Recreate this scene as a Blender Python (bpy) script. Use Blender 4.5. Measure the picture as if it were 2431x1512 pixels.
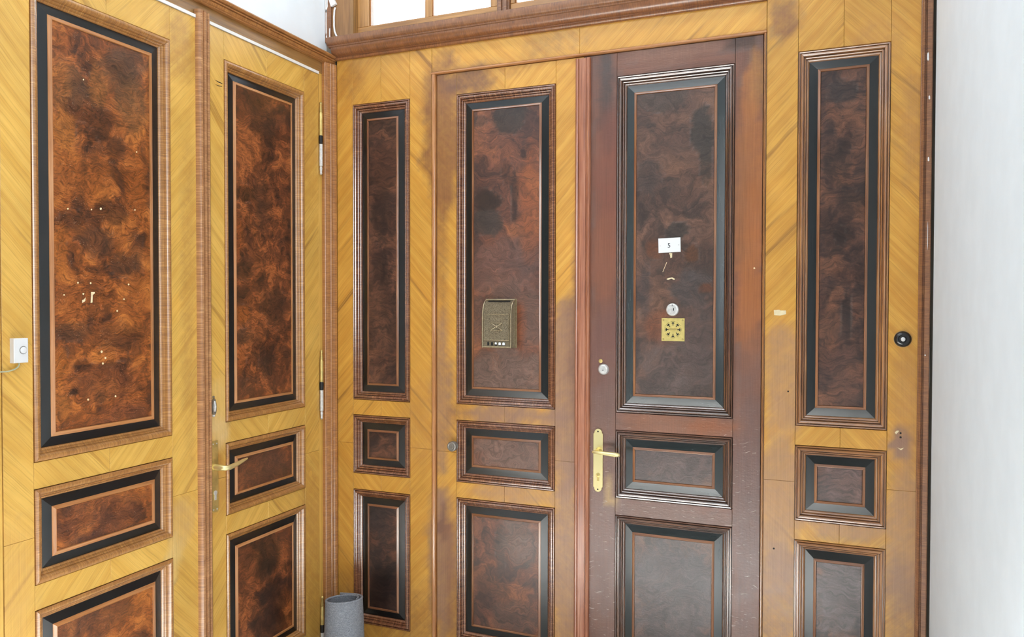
import bpy, math, random
import numpy as np
from mathutils import Vector, Matrix

for o in list(bpy.data.objects):
    bpy.data.objects.remove(o)
SC = bpy.context.scene
COL = SC.collection
PI = math.pi

# ------------------------------------------------------------------ camera, world, light, exposure
H = 1.65                                    # eye height, m
FPX = 1814.2                                # focal length in pixels of the 2431 px wide frame
YAW, PIT, ROL = math.radians(-22.1267), math.radians(-1.0667), math.radians(0.1025)


def cam_axes():
    cy, sy = math.cos(YAW), math.sin(YAW)
    fw = Vector((sy * math.cos(PIT), cy * math.cos(PIT), math.sin(PIT)))
    r = Vector((cy, -sy, 0))
    u = r.cross(fw)
    r2 = math.cos(ROL) * r + math.sin(ROL) * u
    u2 = -math.sin(ROL) * r + math.cos(ROL) * u
    return r2, u2, fw


R_, U_, F_ = cam_axes()
cd = bpy.data.cameras.new('camera')
cd.sensor_width = 36.0
cd.lens = FPX / 2431 * 36.0
cd.clip_start = 0.02
cam = bpy.data.objects.new('camera', cd)
COL.objects.link(cam)
cam.matrix_world = Matrix(((R_.x, U_.x, -F_.x, 0), (R_.y, U_.y, -F_.y, 0), (R_.z, U_.z, -F_.z, H), (0, 0, 0, 1)))
SC.camera = cam

SC.view_settings.view_transform = 'Standard'
SC.view_settings.look = 'None'
SC.view_settings.gamma = 1.0
SC.view_settings.use_curve_mapping = False
SC.view_settings.exposure = -0.78

world = bpy.data.worlds.new('daylight')
SC.world = world
world.use_nodes = True
wb = world.node_tree.nodes['Background']
wb.inputs[0].default_value = (0.80, 0.90, 1.0, 1)
wb.inputs[1].default_value = 1.0


def area(name, loc, target, sx, sy, power, color):
    l = bpy.data.lights.new(name, 'AREA')
    l.shape = 'RECTANGLE'
    l.size, l.size_y, l.energy, l.color = sx, sy, power, color
    o = bpy.data.objects.new(name, l)
    COL.objects.link(o)
    o.location = loc
    o.rotation_euler = (Vector(target) - Vector(loc)).to_track_quat('-Z', 'Y').to_euler()
    return o


area('stair_window_light', (1.9, -2.85, 2.35), (-1.2, 3.0, 1.3), 1.7, 2.3, 172, (0.90, 0.96, 1.0))
area('added_overhead_light', (-1.15, 2.36, 3.84), (-1.15, 2.36, 0.0), 1.8, 0.14, 22, (0.97, 0.98, 1.0))  # added unseen strip, placed for glints on the front panel beads
area('added_overhead_light', (-1.52, 1.3, 3.84), (-1.52, 1.3, 0.0), 0.14, 1.8, 10, (0.97, 0.98, 1.0))  # added unseen strip, the same for the left wall
area('added_overhead_light', (-0.9, 1.0, 3.84), (-0.9, 1.0, 0.0), 1.6, 0.14, 34, (0.93, 0.97, 1.0))  # added unseen strip that brightens the right wall
dl = area('added_floor_light', (-0.45, 1.15, 3.85), (-0.45, 1.15, 0.0), 0.5, 0.5, 165, (0.88, 0.94, 1.0))  # added unseen lamp: bright floor pool that hazes the lower doors
dl.data.spread = math.radians(32)
dl = area('added_floor_light', (-1.55, 1.05, 3.85), (-1.55, 1.05, 0.0), 0.35, 0.35, 90, (0.92, 0.96, 1.0))  # second added lamp, narrower pool for a brighter patch of haze
dl.data.spread = math.radians(20)
area('hall_behind_light', (-0.9, 4.1, 2.3), (-0.9, 6.0, 4.6), 2.6, 1.0, 520, (0.92, 0.97, 1.0))

# ------------------------------------------------------------------ helpers
YF = 3.0                                    # face of the front doors (plane y = 3)
XL = -2.125                                 # face of the left doors (plane x = -2.125)
rng = random.Random(7)


def ray(px, py):
    return R_ * ((px - 1215.5) / FPX) - U_ * ((py - 756.0) / FPX) + F_


def on_front(px, py, d=0.0):                # photograph measurement -> (u, v) on the front plane
    r = ray(px, py)
    t = (YF - d) / r.y
    return r.x * t, r.z * t + H


def on_left(px, py, d=0.0):
    r = ray(px, py)
    t = (XL + d) / r.x
    return r.y * t, r.z * t + H


def vnoise(x, y, seed=0):                   # value noise, numpy
    xi, yi = np.floor(x).astype(int), np.floor(y).astype(int)
    xf, yf = x - xi, y - yi
    xf, yf = xf * xf * (3 - 2 * xf), yf * yf * (3 - 2 * yf)

    def h(a, b):
        n = (a * 374761393 + b * 668265263 + seed * 1442695041) & 0x7fffffff
        n = ((n ^ (n >> 13)) * 1274126177) & 0x7fffffff
        return ((n ^ (n >> 16)) & 0xffff) / 65535.0
    return (h(xi, yi) * (1 - xf) + h(xi + 1, yi) * xf) * (1 - yf) + (h(xi, yi + 1) * (1 - xf) + h(xi + 1, yi + 1) * xf) * yf


def srgb(r, g, b):
    f = lambda c: (c / 255 / 12.92) if c / 255 <= 0.04045 else ((c / 255 + 0.055) / 1.055) ** 2.4
    return (f(r), f(g), f(b))


def tag(o, label=None, cat=None, group=None, kind=None):
    if label: o['label'] = label
    if cat: o['category'] = cat
    if group: o['group'] = group
    if kind: o['kind'] = kind
    return o


def mesh_obj(name, verts, faces, mat=None, parent=None, smooth=None, uvs=None, uv2=None, stain=None):
    me = bpy.data.meshes.new(name)
    me.from_pydata([tuple(v) for v in verts], [], faces)
    for nm, uv in (('grain', uvs), ('plan', uv2)):
        if uv is not None:
            lay = me.uv_layers.new(name=nm)
            idx = np.empty(len(me.loops), dtype=np.int32)
            me.loops.foreach_get('vertex_index', idx)
            lay.data.foreach_set('uv', np.asarray(uv, dtype=np.float32)[idx].ravel())
    if stain is not None:
        at = me.attributes.new('stain', 'FLOAT_COLOR', 'POINT')
        at.data.foreach_set('color', np.asarray(stain, dtype=np.float32).ravel())
    if mat: me.materials.append(mat)
    me.update()
    if smooth is not None:
        me.polygons.foreach_set('use_smooth', [True] * len(me.polygons))
        me.set_sharp_from_angle(angle=math.radians(smooth))
    o = bpy.data.objects.new(name, me)
    COL.objects.link(o)
    if parent: o.parent = parent
    return o


class MB:
    """collects simple solids into one mesh"""
    def __init__(s):
        s.v, s.f = [], []

    def add(s, v, f):
        n = len(s.v)
        s.v += [tuple(p) for p in v]
        s.f += [tuple(i + n for i in q) for q in f]
        return s

    def box(s, x0, x1, y0, y1, z0, z1):
        return s.add([(x0, y0, z0), (x1, y0, z0), (x1, y1, z0), (x0, y1, z0), (x0, y0, z1), (x1, y0, z1), (x1, y1, z1), (x0, y1, z1)],
                     [(3, 2, 1, 0), (4, 5, 6, 7), (0, 1, 5, 4), (1, 2, 6, 5), (2, 3, 7, 6), (3, 0, 4, 7)])

    def lathe(s, c, axis, prof, n=24):
        """prof: (distance along axis, radius)"""
        axis = Vector(axis).normalized()
        a = axis.orthogonal().normalized()
        b = axis.cross(a)
        v, f = [], []
        for h, r in prof:
            for k in range(n):
                t = 2 * PI * k / n
                v.append(Vector(c) + axis * h + (a * math.cos(t) + b * math.sin(t)) * r)
        for i in range(len(prof) - 1):
            for k in range(n):
                k2 = (k + 1) % n
                f.append((i * n + k, i * n + k2, (i + 1) * n + k2, (i + 1) * n + k))
        f.append(tuple(reversed(range(n))))
        f.append(tuple((len(prof) - 1) * n + k for k in range(n)))
        return s.add(v, f)

    def tube(s, pts, rad, n=10, flat=1.0):
        pts = [Vector(p) for p in pts]
        rad = rad if isinstance(rad, (list, tuple)) else [rad] * len(pts)
        v, f = [], []
        ref = None
        for i, p in enumerate(pts):
            d = (pts[min(i + 1, len(pts) - 1)] - pts[max(i - 1, 0)]).normalized()
            if ref is None:
                ref = d.orthogonal().normalized()
            a = (ref - d * ref.dot(d)).normalized()
            ref = a
            b = d.cross(a)
            for k in range(n):
                t = 2 * PI * k / n
                v.append(p + (a * math.cos(t) + b * math.sin(t) * flat) * rad[i])
        for i in range(len(pts) - 1):
            for k in range(n):
                k2 = (k + 1) % n
                f.append((i * n + k, i * n + k2, (i + 1) * n + k2, (i + 1) * n + k))
        f.append(tuple(reversed(range(n))))
        f.append(tuple((len(pts) - 1) * n + k for k in range(n)))
        return s.add(v, f)

    def prism(s, poly, y0, y1):
        """polygon in (x, z) extruded from y0 (front) to y1 (back), y pointing into the wall"""
        n = len(poly)
        v = [(x, y0, z) for x, z in poly] + [(x, y1, z) for x, z in poly]
        f = [tuple(range(n)), tuple(reversed(range(n, 2 * n)))]
        for i in range(n):
            j = (i + 1) % n
            f.append((i, i + n, j + n, j))
        return s.add(v, f)

    def build(s, name, mat, parent=None, smooth=None):
        return mesh_obj(name, s.v, s.f, mat, parent, smooth)


# ------------------------------------------------------------------ materials
def new_mat(name):
    m = bpy.data.materials.new(name)
    m.use_nodes = True
    nt = m.node_tree
    return m, nt, nt.nodes['Principled BSDF']


class G:
    """tiny node writer"""
    def __init__(s, nt):
        s.nt = nt

    def n(s, typ, **kw):
        nd = s.nt.nodes.new(typ)
        for k, v in kw.items():
            setattr(nd, k, v)
        return nd

    def l(s, a, b):
        s.nt.links.new(a, b)

    def val(s, sock, x):
        if hasattr(x, 'is_linked') or hasattr(x, 'links'):
            s.l(x, sock)
        else:
            sock.default_value = x

    def uv(s, name):
        return s.n('ShaderNodeUVMap', uv_map=name).outputs[0]

    def mul(s, vec, k):
        nd = s.n('ShaderNodeVectorMath', operation='MULTIPLY')
        s.val(nd.inputs[0], vec)
        nd.inputs[1].default_value = k
        return nd.outputs[0]

    def addv(s, a, b):
        nd = s.n('ShaderNodeVectorMath', operation='ADD')
        s.val(nd.inputs[0], a)
        s.val(nd.inputs[1], b)
        return nd.outputs[0]

    def noise(s, vec, scale=1.0, detail=3.0, rough=0.55, dist=0.0, color=False):
        nd = s.n('ShaderNodeTexNoise')
        s.val(nd.inputs['Vector'], vec)
        nd.inputs['Scale'].default_value = scale
        nd.inputs['Detail'].default_value = detail
        nd.inputs['Roughness'].default_value = rough
        nd.inputs['Distortion'].default_value = dist
        return nd.outputs['Color' if color else 'Fac']

    def m(s, op, a, b=0.0, clamp=False):
        nd = s.n('ShaderNodeMath', operation=op, use_clamp=clamp)
        s.val(nd.inputs[0], a)
        s.val(nd.inputs[1], b)
        return nd.outputs[0]

    def step(s, x, a, b, lo=0.0, hi=1.0):
        nd = s.n('ShaderNodeMapRange', interpolation_type='SMOOTHSTEP')
        s.val(nd.inputs[0], x)
        nd.inputs[1].default_value = a
        nd.inputs[2].default_value = b
        nd.inputs[3].default_value = lo
        nd.inputs[4].default_value = hi
        return nd.outputs[0]

    def mix(s, fac, a, b, mode='MIX'):
        nd = s.n('ShaderNodeMix', data_type='RGBA', blend_type=mode)
        s.val(nd.inputs[0], fac)
        for i, x in ((6, a), (7, b)):
            if isinstance(x, tuple):
                x = tuple(x[:3]) + (1.0,)
            s.val(nd.inputs[i], x)
        return nd.outputs[2]

    def ramp(s, fac, stops):
        nd = s.n('ShaderNodeValToRGB')
        el = nd.color_ramp.elements
        while len(el) < len(stops):
            el.new(0.5)
        for e, (p, c) in zip(el, stops):
            e.position = p
            e.color = tuple(c) + (1.0,)
        s.val(nd.inputs[0], fac)
        return nd.outputs[0]

    def bump(s, h, strength, dist, bsdf):
        nd = s.n('ShaderNodeBump')
        nd.inputs['Strength'].default_value = strength
        nd.inputs['Distance'].default_value = dist
        s.l(h, nd.inputs['Height'])
        s.l(nd.outputs[0], bsdf.inputs['Normal'])


def plain(name, col, rough=0.5, metal=0.0, bump=None, spec=0.5, vary=0.0, vscale=40):
    m, nt, b = new_mat(name)
    b.inputs['Base Color'].default_value = tuple(col) + (1,)
    b.inputs['Roughness'].default_value = rough
    b.inputs['Metallic'].default_value = metal
    b.inputs['Specular IOR Level'].default_value = spec
    g = G(nt)
    co = g.n('ShaderNodeTexCoord').outputs['Object']
    if vary:
        nz = g.noise(co, vscale, 4)
        g.l(g.mix(g.step(nz, 0.3, 0.75), tuple(c * (1 - vary) for c in col), tuple(min(1, c * (1 + vary)) for c in col)), b.inputs['Base Color'])
    if bump:
        g.bump(g.noise(co, bump[0], 4), bump[1], bump[2], b)
    return m


def stain_mix(g, col, plan, fine, rag=1.0, brush=False):
    at = g.n('ShaderNodeAttribute', attribute_name='stain')
    al = at.outputs['Alpha']
    nz = g.m('SUBTRACT', g.noise(plan, 30, 6, 0.68), 0.5)
    nz = g.m('MULTIPLY', nz, rag)
    edge = g.m('MULTIPLY', g.m('MULTIPLY', al, g.m('SUBTRACT', 1.0, al)), 4.2)
    a2 = g.m('ADD', al, g.m('MULTIPLY', nz, edge), clamp=True)
    if brush:
        fine = g.m('ADD', g.m('MULTIPLY', g.noise(g.mul(plan, (230, 5, 1)), 1, 4, 0.65), 0.7), g.m('MULTIPLY', fine, 0.3))
    sc = g.mix(1.0, at.outputs['Color'], g.ramp(fine, [(0.25, (0.70, 0.68, 0.66)), (0.75, (1.3, 1.3, 1.3))]), 'MULTIPLY')
    return g.mix(a2, col, sc), a2


def veneer(name, light, mid, streak, rough=0.36, pit=0.0, seed=0.0, scratch=0.0):
    m, nt, b = new_mat(name)
    g = G(nt)
    uv, plan = g.addv(g.uv('grain'), (seed, seed, seed)), g.uv('plan')
    wob = g.mul(g.addv(g.noise(plan, 5, 2, color=True), (-0.5, -0.5, -0.5)), (0.014, 0.014, 0))
    uv = g.addv(uv, wob)
    a = g.noise(g.mul(uv, (1.6, 46, 1)), 1, 5, 0.6)
    f = g.noise(g.mul(uv, (5, 330, 1)), 1, 3, 0.6)
    w = g.noise(g.mul(uv, (1.3, 24, 1)), 1, 2, 0.5)
    big = g.noise(plan, 4.5, 3)
    col = g.mix(g.step(a, 0.3, 0.7, 0.12, 0.78), light, mid)
    band = g.m('MULTIPLY', g.step(w, 0.62, 0.76), g.step(f, 0.25, 0.7, 0.35, 0.95))
    col = g.mix(band, col, streak)
    dk = g.m('MULTIPLY', g.step(f, 0.48, 0.68), 0.40)
    col = g.mix(dk, col, tuple(c * 0.62 for c in mid))
    col = g.mix(1.0, col, g.ramp(big, [(0.3, (0.86, 0.85, 0.83)), (0.7, (1.1, 1.1, 1.1))]), 'MULTIPLY')
    pore = g.n('ShaderNodeTexVoronoi', feature='F1')
    g.l(g.mul(plan, (150, 150, 150)), pore.inputs['Vector'])
    col = g.mix(g.m('MULTIPLY', g.step(pore.outputs['Distance'], 0.16, 0.07), g.step(g.noise(plan, 60, 2), 0.54, 0.62)), col, tuple(c * 0.4 for c in mid))
    col, a2 = stain_mix(g, col, plan, f, 1.0, True)
    if scratch:
        sc = g.noise(g.addv(g.mul(plan, (26, 260, 1)), g.mul(g.noise(plan, 9, 2, color=True), (3, 18, 0))), 1, 2, 0.5)
        low = g.n('ShaderNodeSeparateXYZ')
        g.l(plan, low.inputs[0])
        lowm = g.step(low.outputs[1], 1.35, 0.95)
        col = g.mix(g.m('MULTIPLY', g.m('MULTIPLY', g.step(sc, 0.66, 0.71), scratch), lowm), col, (0.5, 0.42, 0.36))
    g.l(col, b.inputs['Base Color'])
    b.inputs['Specular IOR Level'].default_value = 0.6
    rr = g.m('ADD', g.m('MULTIPLY', g.noise(plan, 14, 4), 0.22), rough - 0.11)
    g.l(rr, b.inputs['Roughness'])
    hgt = g.m('MULTIPLY', f, 0.5)
    if pit:
        pn = g.noise(g.mul(plan, (55, 130, 1)), 1, 4, 0.65)
        hgt = g.m('ADD', hgt, g.m('MULTIPLY', pn, pit))
    g.bump(hgt, 0.22 + 0.2 * bool(pit), 0.0012, b)
    return m


def burl(name, dark, mid, light, lines=0.4, flame=(16, 75), rough=0.345, flecks=0.0, pit=0.0, contour=60, clump=6.0, bias=0.0, warp=0.16, fc=1.0):
    m, nt, b = new_mat(name)
    g = G(nt)
    plan = g.uv('plan')
    w = g.addv(g.noise(plan, 6.5, 3, 0.55, color=True), (-0.5, -0.5, -0.5))
    p2 = g.addv(plan, g.mul(w, (warp, warp, 0)))
    w3 = g.addv(g.noise(plan, 22, 2, 0.5, color=True), (-0.5, -0.5, -0.5))
    p3 = g.addv(p2, g.mul(w3, (0.03, 0.03, 0)))
    big = g.noise(p2, clump, 4, 0.6)
    fl = g.noise(g.mul(p3, (flame[0], flame[1], 1)), 1, 5, 0.66)
    fine = g.noise(plan, 260, 3, 0.6)
    mid2 = g.noise(p3, clump * 3.2, 4, 0.62)
    t = g.m('ADD', g.m('ADD', g.m('MULTIPLY', g.step(big, 0.33, 0.67), 0.6), g.m('MULTIPLY', g.step(mid2, 0.33, 0.67), 0.4)), bias)
    col = g.ramp(t, [(0.18, dark), (0.52, mid), (0.85, light)])
    col, a2 = stain_mix(g, col, p3, mid2, 1.6)
    col = g.mix(1.0, col, g.ramp(fl, [(0.36, tuple(1 + fc * k for k in (0.32, 0.30, 0.28))), (0.50, (0.98, 0.97, 0.96)), (0.63, tuple(1 - fc * k for k in (0.52, 0.55, 0.56)))]), 'MULTIPLY')
    col = g.mix(1.0, col, g.ramp(fine, [(0.30, (0.78, 0.78, 0.78)), (0.70, (1.24, 1.24, 1.24))]), 'MULTIPLY')
    cn = g.noise(p2, 5.0, 1.2, 0.45)
    cn = g.m('ADD', cn, g.m('MULTIPLY', g.noise(plan, 55, 2, 0.5), 0.008))
    ln = g.m('SINE', g.m('ADD', g.m('MULTIPLY', cn, contour), g.m('MULTIPLY', g.noise(plan, 8, 2), 9.0)))
    lm = g.m('MULTIPLY', g.m('MULTIPLY', g.step(ln, 0.35, 1.0), g.step(g.noise(plan, 9, 2), 0.40, 0.64)), g.step(fine, 0.30, 0.62))
    col = g.mix(g.m('MULTIPLY', lm, lines * 0.3), col, tuple(c * 0.4 for c in dark))
    if flecks:
        vo = g.n('ShaderNodeTexVoronoi', feature='F1')
        g.l(g.mul(g.addv(plan, g.mul(w3, (0.006, 0.006, 0))), (85, 85, 85)), vo.inputs['Vector'])
        fm = g.m('MULTIPLY', g.step(vo.outputs['Distance'], 0.17, 0.12), g.step(g.noise(plan, 17, 3), 0.62 - flecks, 0.66 - flecks))
        sp = g.n('ShaderNodeSeparateXYZ')
        g.l(vo.outputs['Color'], sp.inputs[0])
        fm = g.m('MULTIPLY', fm, g.step(sp.outputs[0], 0.72, 0.76))
        col = g.mix(fm, col, (0.74, 0.70, 0.62))
    g.l(col, b.inputs['Base Color'])
    b.inputs['Specular IOR Level'].default_value = 0.6
    rr = g.m('ADD', g.m('MULTIPLY', g.noise(plan, 10, 4), 0.2), rough - 0.1)
    g.l(rr, b.inputs['Roughness'])
    hgt = g.m('ADD', g.m('MULTIPLY', fine, 0.35), g.m('MULTIPLY', fl, 0.4))
    if pit:
        hgt = g.m('ADD', hgt, g.m('MULTIPLY', g.noise(g.mul(plan, (60, 140, 1)), 1, 4, 0.65), pit))
    g.bump(hgt, 0.25 + 0.15 * bool(pit), 0.0012, b)
    return m


def crossband(name, dark, mid, light, rough=0.34):
    """mouldings: veneer laid across the run, so fine ticks cross it"""
    m, nt, b = new_mat(name)
    g = G(nt)
    uv = g.uv('grain')
    a = g.noise(g.mul(uv, (330, 26, 1)), 1, 4, 0.65)
    c = g.noise(g.mul(uv, (26, 14, 1)), 1, 4, 0.6)
    t = g.m('ADD', g.m('MULTIPLY', a, 0.7), g.m('MULTIPLY', c, 0.3))
    col = g.ramp(t, [(0.34, dark), (0.52, mid), (0.66, light)])
    g.l(col, b.inputs['Base Color'])
    b.inputs['Roughness'].default_value = rough
    b.inputs['Specular IOR Level'].default_value = 0.9
    g.bump(a, 0.12, 0.001, b)
    return m


def lengthwood(name, dark, mid, light, rough=0.34, freq=150):
    m, nt, b = new_mat(name)
    g = G(nt)
    uv = g.uv('grain')
    a = g.noise(g.mul(uv, (4, freq, 1)), 1, 4, 0.6)
    c = g.noise(g.mul(uv, (3, 20, 1)), 1, 3)
    t = g.m('ADD', g.m('MULTIPLY', a, 0.6), g.m('MULTIPLY', c, 0.4))
    col = g.ramp(t, [(0.33, dark), (0.50, mid), (0.66, light)])
    g.l(col, b.inputs['Base Color'])
    b.inputs['Roughness'].default_value = rough
    b.inputs['Specular IOR Level'].default_value = 0.9
    g.bump(a, 0.12, 0.001, b)
    return m


def blackpaint(name, col, hi, rough=0.26):
    m, nt, b = new_mat(name)
    g = G(nt)
    uv = g.uv('grain')
    a = g.noise(g.mul(uv, (7, 160, 1)), 1, 4, 0.6)
    c = g.noise(g.mul(uv, (6, 25, 1)), 1, 3)
    g.l(g.mix(g.step(g.m('ADD', g.m('MULTIPLY', a, 0.5), g.m('MULTIPLY', c, 0.5)), 0.35, 0.68), col, hi), b.inputs['Base Color'])
    b.inputs['Roughness'].default_value = rough
    b.inputs['Specular IOR Level'].default_value = 0.6
    g.bump(a, 0.1, 0.001, b)
    return m


M = {}
M['ven_left'] = veneer('veneer_yellow', srgb(226, 184, 96), srgb(200, 150, 64), srgb(138, 94, 40), seed=1.3)
M['ven_front'] = veneer('veneer_amber', srgb(214, 163, 74), srgb(186, 128, 46), srgb(118, 76, 34), seed=5.1)
M['ven_dark'] = veneer('veneer_stained', srgb(112, 74, 58), srgb(90, 58, 47), srgb(64, 41, 36), rough=0.345, pit=1.1, seed=3.7, scratch=0.8)
M['burl_left'] = burl('burl_orange', srgb(62, 34, 18), srgb(120, 66, 28), srgb(162, 97, 44), 0.75, (42, 165), flecks=0.09, contour=90)
M['burl_corner'] = burl('burl_chestnut', srgb(54, 30, 20), srgb(98, 54, 30), srgb(146, 84, 44), 0.75, (55, 150), contour=90)
M['burl_front'] = burl('burl_reddish', srgb(58, 36, 29), srgb(96, 58, 42), srgb(124, 76, 48), 0.7, (9, 90), contour=120, clump=4.0, warp=0.34, fc=0.8)
M['burl_side'] = burl('burl_umber', srgb(38, 25, 22), srgb(66, 43, 34), srgb(98, 64, 46), 0.65, (18, 100), contour=90)
M['burl_dark'] = burl('burl_greybrown', srgb(52, 40, 35), srgb(76, 55, 46), srgb(100, 72, 57), 0.6, (9, 85), contour=110, clump=4.0, pit=1.1, warp=0.34, fc=0.55)
M['mould_left'] = crossband('moulding_gold', srgb(118, 74, 34), srgb(164, 112, 56), srgb(200, 150, 86), 0.20)
M['mould_front'] = crossband('moulding_walnut', srgb(92, 54, 36), srgb(122, 76, 50), srgb(164, 112, 74), 0.18)
M['mould_right'] = lengthwood('moulding_brown', srgb(92, 54, 32), srgb(146, 96, 56), srgb(192, 138, 84), 0.20, 260)
M['mould_dark'] = lengthwood('moulding_dark', srgb(56, 37, 30), srgb(86, 57, 43), srgb(116, 80, 58), 0.18)
M['bead_left'] = lengthwood('bead_tan', srgb(142, 92, 52), srgb(176, 120, 74), srgb(196, 144, 98), 0.13)
M['bead_front'] = lengthwood('bead_brown', srgb(96, 60, 40), srgb(128, 84, 56), srgb(158, 112, 80), 0.13)
for k_ in ('mould_left', 'mould_front', 'mould_right', 'mould_dark'):
    b_ = M[k_].node_tree.nodes['Principled BSDF']
    b_.inputs['Coat Weight'].default_value = 0.8
    b_.inputs['Coat Roughness'].default_value = 0.30 if k_ == 'mould_left' else 0.14
    b_.inputs['Coat IOR'].default_value = 1.8
M['black_left'] = blackpaint('black_lacquer', srgb(8, 10, 12), srgb(15, 17, 19))
M['black_front'] = blackpaint('black_worn_lacquer', srgb(9, 12, 13), srgb(18, 22, 23))
M['black_dark'] = blackpaint('slate_lacquer', srgb(16, 23, 24), srgb(32, 40, 41))
M['astragal_left'] = crossband('astragal_brown', srgb(112, 72, 46), srgb(164, 116, 76), srgb(204, 160, 112), 0.28)
M['astragal_red'] = lengthwood('astragal_red', srgb(112, 64, 46), srgb(152, 94, 66), srgb(184, 126, 94), 0.26)
M['casing'] = crossband('casing_brown', srgb(112, 68, 36), srgb(156, 104, 56), srgb(190, 138, 82), 0.32)
M['cornice'] = crossband('cornice_walnut', srgb(84, 50, 30), srgb(128, 80, 46), srgb(160, 106, 62), 0.28)
M['casing_right'] = crossband('casing_walnut', srgb(88, 54, 36), srgb(128, 84, 52), srgb(154, 106, 68), 0.4)
M['frame'] = lengthwood('frame_oak', srgb(112, 78, 38), srgb(146, 106, 54), srgb(172, 130, 74), 0.45, 90)
M['sash'] = lengthwood('sash_wood', srgb(134, 90, 44), srgb(168, 120, 62), srgb(196, 146, 84), 0.4, 90)
M['post'] = lengthwood('post_wood', srgb(112, 74, 38), srgb(138, 96, 50), srgb(162, 116, 66), 0.5, 60)
M['core'] = plain('door_core', srgb(40, 26, 18), 0.7)
M['plaster'] = plain('white_plaster', srgb(238, 245, 250), 0.85, bump=(90, 0.08, 0.002), vary=0.02, vscale=9)
M['plaster_warm'] = plain('hall_plaster', srgb(128, 120, 108), 0.9)
M['white'] = plain('white_plastic', srgb(240, 240, 240), 0.35)
M['strip'] = plain('white_strip', srgb(236, 234, 230), 0.6)
M['enamel'] = plain('white_enamel', srgb(245, 246, 246), 0.25)
M['ink'] = plain('black_ink', srgb(25, 32, 36), 0.6)
M['brass'] = plain('polished_brass', srgb(246, 224, 140), 0.3, 0.5, vary=0.08, vscale=60)
M['brass_pale'] = plain('lacquered_brass', srgb(246, 230, 168), 0.32, 0.75)
M['brass_dull'] = plain('dull_brass', srgb(208, 184, 116), 0.36, 0.7, vary=0.18, vscale=40)
M['steel'] = plain('worn_steel', srgb(226, 224, 220), 0.35, 0.45, vary=0.15, vscale=90)
M['pewter'] = plain('dark_pewter', srgb(136, 131, 124), 0.36, 0.6)
M['black_metal'] = plain('black_metal', srgb(28, 27, 28), 0.4, 0.3)
M['hole'] = plain('dark_hole', (0.004, 0.004, 0.004), 0.9)
M['bakelite'] = plain('black_bakelite', srgb(22, 22, 24), 0.18)
M['chip'] = plain('bare_wood_chip', srgb(236, 220, 180), 0.8, vary=0.1)
M['paper'] = plain('white_paper', srgb(244, 246, 248), 0.7)
M['cable'] = plain('cable_sheath', srgb(176, 178, 150), 0.5)


def hammered():
    m, nt, b = new_mat('hammered_bronze')
    g = G(nt)
    co = g.n('ShaderNodeTexCoord').outputs['Object']
    vo = g.n('ShaderNodeTexVoronoi', feature='SMOOTH_F1')
    g.l(g.mul(co, (190, 190, 190)), vo.inputs['Vector'])
    vo.inputs['Smoothness'].default_value = 0.5
    g.l(g.ramp(vo.outputs['Distance'], [(0.10, srgb(240, 230, 204)), (0.42, srgb(178, 162, 132)), (0.72, srgb(46, 38, 30))]), b.inputs['Base Color'])  # highlights and dark recesses of the dents put into the colour
    b.inputs['Metallic'].default_value = 0.6
    b.inputs['Roughness'].default_value = 0.36
    g.bump(g.m('SUBTRACT', 1.0, vo.outputs['Distance']), 1.0, 0.0025, b)
    return m


M['plug'] = plain('plug_wood', srgb(206, 158, 76), 0.4)
M['hammered'] = hammered()
M['bronze'] = plain('antique_bronze', srgb(170, 156, 128), 0.32, 0.85, vary=0.2, vscale=120)


def felt():
    m, nt, b = new_mat('grey_felt')
    g = G(nt)
    co = g.n('ShaderNodeTexCoord').outputs['Object']
    f = g.noise(co, 420, 3, 0.7)
    w = g.noise(g.mul(co, (60, 60, 900)), 1, 2)
    t = g.m('ADD', g.m('MULTIPLY', f, 0.65), g.m('MULTIPLY', w, 0.35))
    g.l(g.ramp(t, [(0.32, srgb(84, 88, 94)), (0.52, srgb(138, 142, 150)), (0.7, srgb(196, 198, 204))]), b.inputs['Base Color'])
    b.inputs['Roughness'].default_value = 0.95
    g.bump(t, 0.6, 0.002, b)
    return m


M['felt'] = felt()
M['felt_in'] = plain('felt_backing', srgb(120, 120, 112), 0.95, bump=(420, 0.5, 0.002), vary=0.25, vscale=420)


def floor_mat():
    m, nt, b = new_mat('pale_stone_floor')
    g = G(nt)
    co = g.n('ShaderNodeTexCoord').outputs['Object']
    br = g.n('ShaderNodeTexBrick')
    g.l(g.mul(co, (1, 1, 1)), br.inputs['Vector'])
    br.offset = 0.0
    br.inputs['Scale'].default_value = 1.0
    br.inputs['Brick Width'].default_value = 0.4
    br.inputs['Row Height'].default_value = 0.4
    br.inputs['Mortar Size'].default_value = 0.003
    br.inputs['Color1'].default_value = srgb(226, 222, 214) + (1,)
    br.inputs['Color2'].default_value = srgb(216, 212, 204) + (1,)
    br.inputs['Mortar'].default_value = srgb(120, 116, 108) + (1,)
    g.l(br.outputs['Color'], b.inputs['Base Color'])
    b.inputs['Roughness'].default_value = 0.35
    return m


M['floor'] = floor_mat()


def glass_mat():
    m, nt, b = new_mat('window_glass')
    g = G(nt)
    out = [n for n in nt.nodes if n.type == 'OUTPUT_MATERIAL'][0]
    tr, gl, mx, fr = g.n('ShaderNodeBsdfTransparent'), g.n('ShaderNodeBsdfGlossy'), g.n('ShaderNodeMixShader'), g.n('ShaderNodeFresnel')
    tr.inputs[0].default_value = (0.95, 0.98, 1.0, 1)
    gl.inputs['Roughness'].default_value = 0.03
    fr.inputs[0].default_value = 1.45
    g.l(fr.outputs[0], mx.inputs[0])
    g.l(tr.outputs[0], mx.inputs[1])
    g.l(gl.outputs[0], mx.inputs[2])
    g.l(mx.outputs[0], out.inputs[0])
    nt.nodes.remove(b)
    return m


M['glass'] = glass_mat()

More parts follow.
